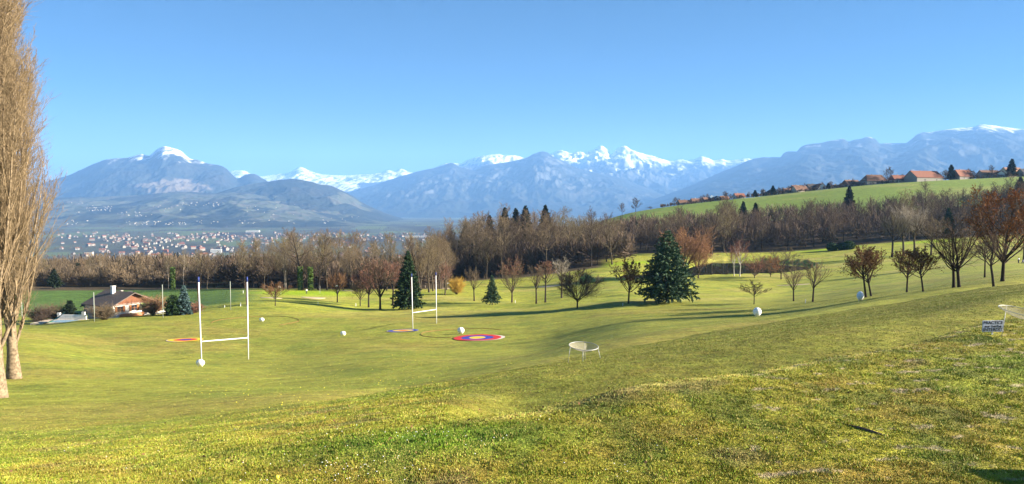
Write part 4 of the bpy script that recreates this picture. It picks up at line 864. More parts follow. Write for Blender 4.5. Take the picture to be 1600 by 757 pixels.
# ---- the chalet
def chalet():
    a = R(60); g = gd(204, 163); e = empty('chalet', (g.x, g.y, g.z - 0.9), a); W, L, H, RH = 9.0, 9.5, 3.9, 2.1
    b = MB(); b.box(-W / 2, W / 2, 0, L, -1.5, H); b.build('wall', [M_WHITE], e)
    b = MB(); b.poly([(-W / 2, -0.02, H - 0.02), (W / 2, -0.02, H - 0.02), (0, -0.02, H + RH)]); b.poly([(-W / 2, L, H), (0, L, H + RH), (W / 2, L, H)])
    for i in range(30): b.box(-W / 2 + i * W / 30, -W / 2 + i * W / 30 + 0.17, -0.06, -0.025, H - 0.35, H - 0.03)
    b.build('gable_boarding', [M_WOODB], e)
    r = MB(); o = 1.1; k = RH / (W / 2); t = 0.2
    for s in (-1, 1):
        x1 = s * (W / 2 + o); z1 = H - o * k + 0.06
        P = [(x1, -1.1, z1), (x1, L + 0.6, z1), (0, L + 0.6, H + RH + 0.06), (0, -1.1, H + RH + 0.06)]
        r.poly(P); r.poly([(p[0], p[1], p[2] + t) for p in P])
        for i in range(4):
            p, q = P[i], P[(i + 1) % 4]
            if i != 2: r.poly([p, q, (q[0], q[1], q[2] + t), (p[0], p[1], p[2] + t)])
    rf = r.build('roof', [mat('brown_slate_roof', (0.15, 0.11, 0.085), 0.8, noise=3, col2=(0.11, 0.085, 0.075))], e)
    c = MB(); c.box(-1.3, -0.6, 5.2, 5.9, H + 1.2, H + RH + 1.3); c.box(-1.4, -0.5, 5.1, 6.0, H + RH + 1.3, H + RH + 1.45); c.build('chimney', [M_WHITE], rf)
    # dark cross gable on the back of the roof
    for (x, dark) in ((-2.9, 0), (0.35, 0)):
        wv = MB(); wv.box(x - 0.65, x + 0.65, -0.06, -0.025, 2.2, 3.4); fr = wv.build('window', [M_GLASS], e)
        m2 = MB(); m2.box(x - 0.04, x + 0.04, -0.10, -0.062, 2.2, 3.4); m2.box(x - 0.65, x - 0.045, -0.10, -0.062, 2.78, 2.84); m2.box(x + 0.045, x + 0.65, -0.10, -0.062, 2.78, 2.84); m2.build('frame', [M_WOODO], fr)
        for s in (-1, 1):
            sh_ = MB(); sh_.box(x + s * 0.9 - 0.22, x + s * 0.9 + 0.22, -0.12, -0.03, 2.15, 3.45); sh_.build('shutter', [M_WOODO], e)
    bl = MB(); bl.box(-W / 2 + 0.6, 1.8, -1.3, -0.01, 0.9, 1.02)
    bl.box(-W / 2 + 0.6, 1.8, -1.34, -1.26, 1.75, 1.84)
    for i in range(26): x = -W / 2 + 0.62 + i * (1.8 + W / 2 - 0.7) / 25; bl.box(x, x + 0.16, -1.33, -1.28, 1.03, 1.74)
    bl.build('balcony', [M_WOODO], e)
    aw = MB(); aw.poly([(1.9, -0.05, 3.6), (5.0, -0.05, 3.6), (5.0, -2.2, 3.0), (1.9, -2.2, 3.0)]); aw.poly([(1.9, -2.2, 3.0), (5.0, -2.2, 3.0), (5.0, -2.2, 2.8), (1.9, -2.2, 2.8)]); aw.build('awning', [M_AWN], e)
    te = MB(); te.box(2.0, 6.6, -2.4, -0.01, 0.7, 0.9); te.box(2.0, 6.6, -2.4, -2.3, 1.3, 1.7); te.box(6.5, 6.6, -2.3, -0.01, 0.9, 1.7); te.box(5.9, 6.1, -2.2, -2.0, -1, 0.7); te.build('terrace', [M_WHITE], e)
    for x in (2.8, 4.3):
        d = MB(); d.box(x - 0.6, x + 0.6, -0.05, -0.02, 0.95, 2.9); d.build('patio_door', [M_GLASS], e)
    for y in (2.3, 5.4):
        q = MB(); q.box(-W / 2 - 0.05, -W / 2 - 0.02, y - 1.4, y + 0.6, 2.2, 3.4); q.build('window', [M_GLASS], e)
    q = MB(); q.box(-W / 2 - 0.05, -W / 2 - 0.02, 3.6, 4.6, 0.2, 0.9); q.build('basement_window', [M_GLASS], e)
    tag(e, 'white chalet with brown roof, orange shutters and wooden balcony at the left', 'house')
chalet()
g = gd(150, 186); house('farmhouse', (g.x, g.y, g.z - 1.9), R(-25), 11, 9, 3.6, 2.8, M_GREYW, M_SLATE, 'house with steep dark roof behind the chalet on the left', win=True, chim=True)
g = gd(200, 190); house('farmhouse', (g.x + 3.5, g.y, g.z - 2.1), R(89), 10, 9, 3.9, 2.2, M_CREAM, M_TILE, 'house with low red tiled roof behind the chalet on the right')
# garden pool terrace
e = empty('pool_terrace', gd(90, 156)); b = MB(); b.box(-4.5, 4.5, -3, 3, -0.6, 0.25); b.build('paving', [wallm('beige_paving', (0.55, 0.46, 0.36))], e)
b = MB(); b.box(-2.0, 4.2, 2.2, 2.5, 0.25, 1.3); b.box(-2.0, -1.4, 2.1, 2.6, 1.3, 1.7); b.box(3.3, 3.9, 2.1, 2.6, 1.3, 1.9); b.build('white_wall', [M_WHITE], e)
b = MB(); b.poly([(-1.6, -1.8, 0.27), (3.2, -1.8, 0.27), (3.2, 1.6, 0.27), (-1.6, 1.6, 0.27)]); b.build('cover', [mat('pool_cover', (0.20, 0.32, 0.42), 0.5)], e)
tag(e, 'garden pool terrace with low white walls left of the chalet', 'pool')
g0 = gd(62, 152); b = MB()
for i in range(20):
    for j in range(6):
        f = lambda a_, c_: (g0.x + a_ * 0.22 - 1.0, g0.y + c_ * 0.5, gz(g0.x + a_ * 0.22 - 1, g0.y + c_ * 0.5) + 0.15 + max(0, a_ - 4) * 0.12 * (0.5 + 0.12 * c_) + 0.06 * math.sin(a_ * 1.3 + c_))
        b.poly([f(i, j), f(i + 1, j), f(i + 1, j + 1), f(i, j + 1)])
o = b.build('windbreak_netting', [mat('green_netting', (0.10, 0.26, 0.19), 0.8, noise=6, col2=(0.06, 0.17, 0.13))]); tag(o, 'sagging green windbreak netting sloping beside the pool terrace', 'netting')
# ---- village on the ridge
vill = [ # u, d, w(px of long side), kind(long/gable), h, rh, wall, roof, label, rz
 (1073, 800, 22, 'L', 2.5, 3.0, M_GREYW, M_TILE2, 'long low dark red roofed barn, first building from the left on the ridge'),
 (1089, 802, 17, 'L', 2.8, 3.2, M_WHITE, M_TILE2, 'long low barn with dark red roof, second from the left end of the ridge'),
 (1104, 804, 12, 'L', 3.0, 3.0, M_GREYW, M_TILE2, 'small brown roofed shed left of the blue roofed one'),
 (1113, 806, 10, 'L', 3.6, 3.2, M_WHITE, M_BLUEROOF, 'shed with blue sheet roof on the ridge'),
 (1121, 800, 8, 'G', 3.8, 2.6, M_WHITE, M_SLATE, 'small white gabled house beside the blue roofed shed'),
 (1131, 802, 12, 'L', 2.4, 3.0, M_CREAM, M_TILE3, 'small house with bright orange roof under the round bare tree'),
 (1154, 806, 14, 'L', 3.6, 3.4, M_WHITE, M_TILE, 'house with red roof right of the round bare tree'),
 (1194, 812, 8, 'G', 3.0, 2.5, M_WHITE, M_TILE2, 'tiny white house half hidden by trees on the ridge'),
 (1212, 806, 16, 'G', 4.0, 3.0, M_WHITE, M_SLATE, 'dark roofed white house at the left end of the village'),
 (1231, 806, 16, 'L', 3.0, 3.6, M_CREAM, M_TILE2, 'low brown roofed house near the left end of the village'),
 (1248, 802, 19, 'L', 3.6, 4.4, M_CREAM, M_TILE2, 'brown roofed house in the left cluster of the village'),
 (1244, 826, 20, 'L', 5.6, 4.4, M_GREYW, M_TILE2, 'taller house standing behind the left cluster of the village'),
 (1271, 812, 18, 'L', 5.0, 3.8, M_GREYW, M_SLATE, 'dark roofed house left of the small white orange one'),
 (1284, 800, 13, 'G', 4.6, 3.4, M_WHITE, M_TILE3, 'small white house with orange roof in the middle of the village cluster'),
 (1305, 806, 12, 'L', 2.2, 2.4, M_CREAM, M_TILE2, 'low shed right of the small white orange roofed house'),
 (1327, 808, 24, 'L', 4.0, 4.6, M_GREYW, M_TILE2, 'brown barn standing right of the lone gap in the village'),
 (1365, 802, 30, 'H', 5.6, 6.4, M_GREYW, M_TILE2, 'big hipped roof farmhouse in the middle of the ridge'),
 (1404, 806, 26, 'L', 4.6, 5.0, M_CREAM, M_TILE, 'farmhouse just left of the big red barn'),
 (1439, 800, 44, 'L', 5.4, 7.0, M_GREYW, M_TILE, 'biggest barn of the village with a long bright red roof'),
 (1498, 804, 28, 'L', 4.8, 6.8, M_GREYW, M_TILE, 'orange red barn right of the round dark pine'),
 (1543, 806, 26, 'L', 5.0, 5.0, M_GREYW, M_TILE2, 'brown roofed house left of the white gabled one'),
 (1562, 800, 15, 'G', 5.0, 3.6, M_WHITE, M_TILE3, 'white gabled house with pale roof near the right end of the village'),
 (1576, 830, 28, 'L', 8.5, 5.4, M_CREAM, M_TILE3, 'high orange roofed house behind the white gabled one'),
 (1590, 845, 14, 'G', 11.0, 2.0, M_WHITE, M_TILE2, 'pale tall house at the top right of the village'),
 (1602, 806, 20, 'L', 6.0, 4.0, M_GREYW, M_SLATE, 'dark roofed house cut by the right edge of the photo')]
for i, (u, d, wp, kd, h, rh, mw, mr, lab) in enumerate(vill):
    g = gd(u, min(d, 800)); g = Vector(((u - CX) / FPX * d, d, g.z - 0.6)); W_ = wp * d / FPX; h *= 0.8
    if kd == 'G': house('village_house', (g.x, g.y, g.z), R(-6 + 9 * (i % 3)), W_, W_ * 1.15, h, rh, mw, mr, lab)
    else: house('village_house', (g.x + W_ / 2, g.y, g.z), R(97 + 5 * (i % 4)), W_ * 0.5 + 2.5, W_ * 1.15, h, rh, mw, mr, lab, hip=0.55 if kd == 'H' else (0.15 if i % 2 else 0.0), barn=True)
rv = random.Random(21)
VT = bare_forest(350, h=12, t0=0.2, nb=22, r=0.16, mt=M_DARKBARK, mc=M_TWIGD, ang=50, name='village_tree', rt=0.05, tw=3)
for k in range(84):
    u = rv.choice([rv.uniform(1040, 1230), rv.uniform(1200, 1360), rv.uniform(1180, 1480), rv.uniform(1400, 1600)]); d = rv.uniform(796, 835); s = rv.uniform(0.35, 0.85)
    g = gd(u, min(d, 800)); plant(VT, loc=Vector(((u - CX) / FPX * d, d, g.z - 0.5)), sc=(s * 1.25, s * 1.25, s), label='%s bare tree between the houses on the ridge, %s' % ('small' if s < 0.55 else 'tall', [q[1] for q in [(1130,'by the long low barns'),(1200,'right of the red roofed house'),(1260,'in the left village cluster'),(1330,'right of the orange roofed white house'),(1400,'by the hipped farmhouse'),(1480,'by the biggest barn'),(1700,'near the right edge')] if u < q[0]][0]), group='bare trees of the ridge village')
for u, vt, wp, lab in [(1133, 299, 15, 'round bare tree above the orange roofed house on the ridge'), (993, 309, 20, 'tallest bare tree at the low left end of the ridge'), (972, 317, 14, 'small round bare tree left of the tallest one at the low end of the ridge'), (1016, 323, 14, 'small bare bush tree right of the tallest one at the low end of the ridge'), (1383, 261, 22, 'spreading bare tree behind the big hipped farmhouse'), (1471, 266, 20, 'bare tree between the red barn and the dark pine'), (1514, 264, 22, 'bare tree standing in the pasture before the right barn'), (1547, 258, 14, 'bare tree behind the brown roofed house')]:
    g = gd(u, 795); h = (v_of(g)[1] - vt) * 795 / FPX; s = h / 12; plant(VT, loc=g, sc=(wp * 0.085 * 1.0 * s ** 0 * wp / wp, wp * 0.085, s), label=lab)
for u, vt, wp, lab in [(1484, 258, 13, 'round dark pine between the two red barns'), (1578, 249, 16, 'dark fir at the top of the village on the right'), (1293, 287, 5, 'small dark cypress beside the orange and white house'), (1179, 298, 7, 'small dark fir on the ridge right of the red roofed house'), (1207, 291, 9, 'dark bushy fir at the left end of the village')]:
    con(u, 0, vt, wp, 600 + u, lab, M_DARKCON, 'ridge_fir', d=797, whorl=1.1, dens=0.6, card=1.5, prof=0.55, base=0.1)
# hedge line under the village
Ph = scatter(900, 1030, 1620, 790, 812); far_trees('ridge_hedge', Ph, rng.uniform(1.5, 4.5, len(Ph)), 70, M_TWIGD, 'dark hedges and gardens at the foot of the village houses', 30, 0.5)
# ---- the town on the valley floor
def town_mesh(w, l, h, rh, mw, mr):
    b = MB(); b.box(-w / 2, w / 2, -l / 2, l / 2, -3, h, 0)
    b.poly([(-w / 2, -l / 2, h), (w / 2, -l / 2, h), (0, -l / 2, h + rh)], 0); b.poly([(-w / 2, l / 2, h), (0, l / 2, h + rh), (w / 2, l / 2, h)], 0)
    k = rh / (w / 2)
    for s in (-1, 1): b.poly([(s * (w / 2 + 0.6), -l / 2 - 0.5, h - 0.6 * k + 0.1), (s * (w / 2 + 0.6), l / 2 + 0.5, h - 0.6 * k + 0.1), (0, l / 2 + 0.5, h + rh + 0.1), (0, -l / 2 - 0.5, h + rh + 0.1)], 1)
    b.box(-w * 0.2, -w * 0.2 + 1, -0.5, 0.5, h, h + rh + 1, 0)
    return b
M_FARW = wallm('pale_far_walls', (0.30, 0.29, 0.27)); M_TOWNW = wallm('town_walls', (0.27, 0.24, 0.21))
kinds = [(9, 12, 5.5, 3, M_TOWNW, M_TILE), (10, 14, 6, 3.4, M_FARW, M_TILE2), (9, 11, 5, 3, M_TOWNW, M_TILE3), (12, 20, 8, 4, M_TOWNW, M_TILE), (11, 13, 6, 3.2, M_GREYW, M_TILE2), (10, 13, 6, 3, M_TOWNW, M_SLATE)]
TP = []
for q in kinds:
    b = town_mesh(*q[:4], None, None); o = b.build('town_house', [q[4], q[5]]); o.location = (0, 0, -500); TP.append(o)
used = set(); rt_ = random.Random(31)
def town_place(u, d, sc_):
    pr = rt_.choice(TP)
    if pr.name in used: o = pr.copy(); COL.objects.link(o)
    else: used.add(pr.name); o = pr
    g = gd(u, d); o.location = g; o.rotation_euler = (0, 0, rt_.uniform(0, 3.14)); o.scale = (sc_, sc_, sc_)
    tag(o, 'small %s house in %s of valley town %s' % ({0: 'cream red roofed', 1: 'white brown roofed', 2: 'cream orange roofed', 3: 'large red roofed', 4: 'grey brown roofed', 5: 'cream dark roofed'}[TP.index(pr)], 'near part' if d < 3100 else ('middle' if d < 3800 else 'far part'), [q[1] for q in [(160,'by the poplar'),(230,'left of the church'),(290,'right of the church'),(345,'near the white block'),(440,'above the old oaks'),(560,'above the left wood'),(700,'left of the wooded hill')] if u < q[0]][0]), 'house', 'houses of the valley town')
n = 0
while n < 285:
    u = rt_.gauss(285, 120) if rt_.random() < 0.8 else rt_.uniform(480, 690); d = rt_.uniform(2450, 4600)
    if not (85 < u < 692): continue
    if perlin(np.array([u / 40.0]), np.array([d / 500.0]))[0] < -0.2: continue
    town_place(u, d, rt_.uniform(0.85, 1.3)); n += 1
def merged_houses(name, P, szs, seed, label, mats=(M_WHITE, M_TILE2)):
    rr_ = random.Random(seed); b = MB()
    for p, s in zip(P, szs):
        q = town_mesh(9 * s, 12 * s, 5.5 * s, 3 * s, 0, 0); a = rr_.uniform(0, 3.14); ca, sa = math.cos(a), math.sin(a); o0 = len(b.v)
        b.v += [(p[0] + x * ca - y * sa, p[1] + x * sa + y * ca, p[2] + z) for x, y, z in q.v]; b.f += [tuple(o0 + i for i in f) for f in q.f]; b.m += q.m
    o = b.build(name, list(mats)); tag(o, label, 'houses', kind='stuff'); return o
P7 = scatter(260, 90, 690, 3600, 5000, keep=lambda u, d, x: perlin(u / 50, d / 700) > -0.15)
merged_houses('far_town', P7, [rt_.uniform(0.9, 1.5) for _ in P7], 5, 'crowd of tiny houses at the far side of the town', (M_TOWNW, M_TILE2))
from mathutils.bvhtree import BVHTree
def bvh(name):
    me = bpy.data.objects[name].data; n = len(me.vertices); co = np.zeros(n * 3, np.float32); me.vertices.foreach_get('co', co)
    ix = np.zeros(len(me.loops), np.int32); me.loops.foreach_get('vertex_index', ix); return BVHTree.FromPolygons(co.reshape(-1, 3).tolist(), ix.reshape(-1, 4).tolist())
BV = [bvh('terraced_foothills'), bvh('purple_hill')]
def hit(u, v):
    a, s = float(ax_uv(u, v)), float(slope_v(v)); d = Vector((a, 1, s)).normalized(); best = None
    for q in BV:
        h = q.ray_cast(Vector((0, 0, 0)), d)
        if h[0] and (best is None or h[3] < best[1]): best = (h[0], h[3])
    return best[0] if best else None
P8 = []
for (u0, u1, v0, v1, n) in [(105, 140, 345, 352, 16), (140, 175, 322, 330, 40), (195, 290, 346, 353, 60), (280, 360, 317, 324, 34), (170, 240, 330, 340, 26), (380, 480, 320, 340, 26), (300, 400, 345, 350, 24), (420, 560, 338, 350, 30), (110, 140, 318, 334, 16), (230, 300, 322, 334, 16)]:
    for _ in range(int(n * 0.6)):
        p = hit(rt_.uniform(u0, u1), rt_.uniform(v0, v1))
        if p: P8.append(tuple(p))
merged_houses('hillside_hamlets', P8, [rt_.uniform(0.5, 1.0) for _ in P8], 6, 'white specks of hamlets dotted over the foothills', (M_FARW, M_CREAM))
for (u, d, w_, l_, h_, m1, m2, lab) in [(337, 2900, 40, 16, 13, M_WHITE, M_WHITE, 'largest white flat block in the right part of the town'), (652, 4300, 150, 45, 9, M_WHITE, M_METAL, 'long white industrial hall at the right end of the town'), (676, 3900, 60, 30, 10, M_CREAM, M_TILE, 'red roofed hall beside the long white industrial one'), (138, 2700, 26, 18, 14, M_CREAM, M_SLATE, 'cream coloured block in the left part of the town'), (395, 5200, 90, 40, 10, M_WHITE, M_WHITE, 'white hall on the plain behind the town')]:
    g = gd(u, d); e = empty('town_block', g, R(12)); b = MB(); b.box(-w_ / 2, w_ / 2, -l_ / 2, l_ / 2, -3, h_); b.build('wall', [m1], e)
    b = MB(); b.box(-w_ / 2 - 0.5, w_ / 2 + 0.5, -l_ / 2 - 0.5, l_ / 2 + 0.5, h_ + 0.01, h_ + 1.2); b.build('roof', [m2], e)
    b = MB()
    for fz in range(int(h_ // 3)): b.box(-w_ * 0.46, w_ * 0.46, -l_ / 2 - 0.1, -l_ / 2 - 0.02, fz * 3 + 1.2, fz * 3 + 2.4)
    b.build('window_band', [M_GLASS], e); tag(e, lab, 'building')
g = gd(253, 2950); e = empty('church', g); b = MB(); b.box(-3, 3, -3, 3, -3, 22); b.build('tower', [M_CREAM], e); b = MB(); b.tube([(0, 0, 22), (0, 0, 33)], [4.3, 0.1], 4); b.build('spire', [M_SLATE], e); b = MB(); b.box(3.01, 22, -5, 5, -3, 9); b.poly([(3, -5, 9), (22, -5, 9), (22, 0, 13.5), (3, 0, 13.5)]); b.poly([(3, 5, 9), (22, 5, 9), (22, 0, 13.5), (3, 0, 13.5)]); b.poly([(22, -5, 9), (22, 5, 9), (22, 0, 13.5)]); b.build('nave', [M_TILE], e); tag(e, 'church with a slim tower rising above the town roofs', 'church')
# low wall added out of view to throw the shadow in the corner
e = empty('added_shadow_wall', (8.6, 6.0, -3.45)); b = MB(); b.box(-0.25, 0.25, -4, 3.60, -0.5, 0.62); b.build('wall', [M_CREAM], e); b = MB(); b.box(-0.32, 0.32, -4.07, 3.67, 0.621, 0.70); b.build('coping', [M_GREYW], e)
tag(e, 'added low wall out of view whose shade falls in the bottom right corner', 'wall')
# ------------------------------------------------------------------ driving range furniture
M_WPAINT = mat('white_paint', (0.82, 0.82, 0.80), 0.45, noise=3, col2=(0.74, 0.74, 0.71)); M_BLUEP = mat('blue_paint', (0.03, 0.05, 0.22), 0.5); M_REDP = mat('red_orange_paint', (0.55, 0.10, 0.03), 0.5)
def goal(bl, tl, br, tr, cbl, cbr, label):
    A = gp(*bl); B = gp(*br)
    def at(u, v, y): return Vector((float(ax_uv(u, v)) * y, y, float(slope_v(v)) * y))
    TA = at(tl[0], tl[1], A.y); TB = at(tr[0], tr[1], B.y); e = empty('goal_posts', (A + B) / 2); o = e.location
    for P, T in ((A, TA), (B, TB)):
        d = (T - P); L = d.length; d = d / L; c = T - d * L * 0.06; rr_ = 0.105 * A.y / 94 ** 1 if A.y < 94 else 0.105
        b = MB(); b.tube([P - o - Vector((0, 0, 0.3)), c - o], 0.078, 12); po_ = b.build('post', M_WPAINT, e, True)
        b = MB(); b.tube([c - o + d * 0.001, T - o], 0.10, 12); b.build('blue_cap', M_BLUEP, po_, True)
        b = MB(); s = P + d * L * 0.66; b.tube([s - o + Vector((-0.13, 0.02, 0)), c - o + Vector((-0.13, 0.02, 0))], 0.045, 6); b.build('red_strip', M_REDP, po_, True)
    fa = (bl[1] - cbl) / (bl[1] - tl[1]); fb = (br[1] - cbr) / (br[1] - tr[1]); a = A + (TA - A) * fa; c2 = B + (TB - B) * fb; dv = (c2 - a).normalized()
    b = MB(); b.tube([a - o + dv * 0.09, c2 - o - dv * 0.09], 0.068, 10); b.build('crossbar', M_WPAINT, e, True); tag(e, label, 'goal posts')
goal((315, 570), (310, 433), (388, 562), (386, 433), 534, 528, 'nearer white rugby goal posts with blue caps at the left')
goal((645, 514), (643, 428), (682, 506), (681, 426), 489, 484, 'farther white rugby goal posts in front of the dark spruce')
M_BALL = mat('white_plastic', (0.85, 0.85, 0.85), 0.4)
for (u, v, wp, hp, lab) in [(313, 573, 14, 11, 'white ball target with two feet at the base of the nearer goal posts'), (409, 503, 8, 6, 'smallest white ball target, right of the nearer goal posts'), (536, 525, 9, 7, 'white ball target alone in the open middle left of the range'),
        (720, 522, 11, 10, 'white ball target just behind the red blue and yellow mat'), (1183, 495, 13, 14, 'white ball target on the slope below the small open tree'), (1344, 470, 11, 14, 'white ball target highest on the slope under the brown leaved trees')]:
    p = gp(u, v); k = p.y / FPX; e = empty('ball_target', p); rz_ = hp * k * 0.5; rx_ = wp * k * 0.5
    b = MB(); b.sphere((0, 0, rz_ * 1.06), 1, 20, 14, (rx_, min(rx_, rz_) * 0.8, rz_)); b.build('ball', M_BALL, e, True)
    for s in (-1, 1): b = MB(); b.tube([(s * rx_ * 0.40, 0, -0.12), (s * rx_ * 0.38, 0, rz_ * 0.4)], [rx_ * 0.07, rx_ * 0.10], 8); b.build('foot', M_BALL, e, True)
    tag(e, lab, 'ball target')
CR = {'red': mat('red_mat', (0.62, 0.03, 0.02), 0.7, noise=2, col2=(0.48, 0.025, 0.02)), 'yellow': mat('yellow_mat', (0.85, 0.58, 0.02), 0.7, noise=2, col2=(0.75, 0.47, 0.02)), 'blue': mat('blue_mat', (0.04, 0.055, 0.36), 0.7, noise=2, col2=(0.03, 0.04, 0.26)), 'white': mat('white_cloth', (0.72, 0.62, 0.52), 0.8, noise=3, col2=(0.6, 0.5, 0.4))}
def target(u, v, wp, cols, label, wsh):
    c = gp(u, v); rad_ = wp / 2 / FPX * c.y; e = empty('target_mat', c)
    fr = [0, 0.33, 0.66, 0.97]
    def ring(r0, r1, m, nm, lift, dx=0, wob=0.0):
        b = MB(); n = 56; K = 4 if r0 > 0 else 5
        for k in range(K + 1):
            r_ = (r0 + (r1 - r0) * k / K) * rad_
            for i in range(n):
                t = 2 * PI * i / n; q = r_ * (1 + wob * math.sin(3 * t + 1) * (k == K)); x, y = q * math.cos(t) + dx, q * math.sin(t); b.v.append((x, y, gz(c.x + x, c.y + y) - c.z + lift))
        for k in range(K):
            for i in range(n): b.f.append((k * n + i, (k + 1) * n + i, (k + 1) * n + (i + 1) % n, k * n + (i + 1) % n)); b.m.append(0)
        b.build(nm, m, e)
    ring(0.0, 1.0, CR['white'], 'white_underlay', 0.06, wsh * rad_, 0.03)
    for k in range(3): ring(fr[k], fr[k + 1] - 0.004, CR[cols[k]], cols[k] + ('_ring' if k else '_centre'), 0.09)
    tag(e, label, 'target')
target(746, 529, 78, ('yellow', 'blue', 'red'), 'largest round target with red outer ring, blue ring and yellow centre', 0.09)
target(630, 517.5, 50, ('red', 'yellow', 'blue'), 'round target with blue outer ring and red centre under the farther goal posts', -0.06)
target(290, 532, 54, ('blue', 'red', 'yellow'), 'round target with yellow outer ring and blue centre behind the nearer goal posts', -0.06)
def hoop(u, v, wp, label, a0=0, a1=360):
    c = gp(u, v); rad_ = wp / 2 / FPX * c.y; b = MB(); n = 72; pts = []
    for i in range(n + 1):
        t = R(a0 + (a1 - a0) * i / n); x, y = c.x + rad_ * math.cos(t), c.y + rad_ * math.sin(t); pts.append((x, y, gz(x, y) + 0.05))
    b.tube(pts, 0.035, 6); o = b.build('ground_ring', mat('faded_red_hose', (0.34, 0.12, 0.05), 0.8, noise=3, col2=(0.22, 0.14, 0.05)), None, True); tag(o, label, 'ring')
hoop(400, 503, 130, 'faded red ring lying in the grass behind the nearer goal posts', -40, 200); hoop(722, 521, 128, 'faded red ring around the white ball and part of the largest target', 20, 260)
# ---- chipping nets
M_STEEL = mat('galvanised_tube', (0.40, 0.40, 0.37), 0.5, metal=0.2); M_CORD = mat('pale_net_cord', (0.50, 0.45, 0.33), 0.8)
def chipnet(u, v, rx, D, feet, label, tiltx=0.0, tilty=0.0, seed=0):
    c = Vector((float(ax_uv(u, v)) * D, D, float(slope_v(v)) * D)); rad_ = rx / FPX * D; e = empty('chipping_net', (c.x, c.y, gz(c.x, c.y))); o = e.location
    Mx = Matrix.Rotation(tiltx, 3, 'X') @ Matrix.Rotation(tilty, 3, 'Y')
    def P(x, y, z=0): return (Mx @ Vector((x, y, z))) + c - o
    n = 48; b = MB(); b.tube([P(rad_ * math.cos(2 * PI * i / n), rad_ * math.sin(2 * PI * i / n)) for i in range(n + 1)], 0.013 * D / 25, 8, cap=False); b.build('ring', M_STEEL, e, True)
    b = MB(); N = 22; sag = rad_ * 0.30
    for dirn in (0, 1):
        for i in range(-N, N + 1):
            a = i / N * rad_ * 0.97; L = math.sqrt(max(rad_ * rad_ * 0.94 - a * a, 0)); pts = []
            if L < 0.05: continue
            for j in range(11):
                q = -L + 2 * L * j / 10; x, y = (a, q) if dirn == 0 else (q, a); r2 = (x * x + y * y) / rad_ ** 2; pts.append(P(x, y, -sag * (1 - r2) - 0.01))
            b.tube(pts, 0.0024 * D / 25, 3, cap=False)
    b.build('netting', M_CORD, e)
    for (a, fu, fv) in feet:
        top = P(rad_ * math.cos(R(a)), rad_ * math.sin(R(a))); f = gp(fu, fv) - o if fv else Vector((top.x * 1.15, top.y * 1.1, gz(top.x * 1.15 + o.x, top.y + o.y) - o.z))
        wpt = Vector((top.x * 1.18, top.y * 1.15)); f = Vector((wpt.x, wpt.y, gz(wpt.x + o.x, wpt.y + o.y) - o.z - 0.02)); b = MB(); b.tube([top, f], 0.010 * D / 25, 8); b.build('leg', M_STEEL, e, True)
    tag(e, label, 'net')
chipnet(912, 541, 23, 30.5, [(200, 0, 0), (262, 0, 0), (80, 0, 0), (340, 0, 0)], 'round chipping net on four legs in the middle of the slope', tiltx=R(6), tilty=R(3))
chipnet(1602, 488, 36, 19.8, [(190, 0, 0), (255, 0, 0), (100, 0, 0), (350, 0, 0)], 'round chipping net cut by the right edge behind the sign', tiltx=R(8), tilty=R(8))
# ---- the sign
p = gd(1556, 20.0); e = empty('warning_sign', p, R(4)); W_, H_ = 0.60, 0.31
b = MB(); b.box(-0.018, 0.018, -0.0, 0.03, -0.15, 0.13); b.box(-0.018, 0.018, 0.014, 0.03, 0.13, 0.40); b.build('stake', mat('sign_stake', (0.55, 0.53, 0.48), 0.7), e)
b = MB(); b.box(-W_ / 2, W_ / 2, -0.012, 0.012, 0.08, 0.08 + H_); bd = b.build('board', mat('sign_board', (0.50, 0.53, 0.62), 0.6, noise=6, col2=(0.42, 0.45, 0.54)), e)
_bv = bd.modifiers.new('b', 'BEVEL'); _bv.width = 0.012; _bv.segments = 2
M_INK = mat('black_lettering', (0.015, 0.015, 0.02), 0.6)
for txt, sz, z in (('PRACTICE', 0.118, 0.295), ('sur herbe', 0.098, 0.205), ('INTERDIT', 0.122, 0.105)):
    cu = bpy.data.curves.new('t', 'FONT'); cu.body = txt; cu.size = sz; cu.align_x = 'CENTER'; cu.extrude = 0.001; cu.offset = 0.0022
    to = bpy.data.objects.new('t', cu); COL.objects.link(to); dg = bpy.context.evaluated_depsgraph_get(); me = bpy.data.meshes.new_from_object(to.evaluated_get(dg)); bpy.data.objects.remove(to)
    wx_ = max(v_.co.x for v_ in me.vertices) - min(v_.co.x for v_ in me.vertices); kx = min(1.25, 0.55 / wx_)
    me.transform(Matrix.Diagonal((kx, 1, 1, 1))); me.materials.clear(); me.materials.append(M_INK)
    lo = bpy.data.objects.new('lettering', me); COL.objects.link(lo); lo.parent = e; lo.rotation_euler = (PI / 2, 0, 0); lo.location = (0, -0.0145, z)
tag(e, 'small pale sign reading PRACTICE sur herbe INTERDIT on the tee terrace', 'sign')
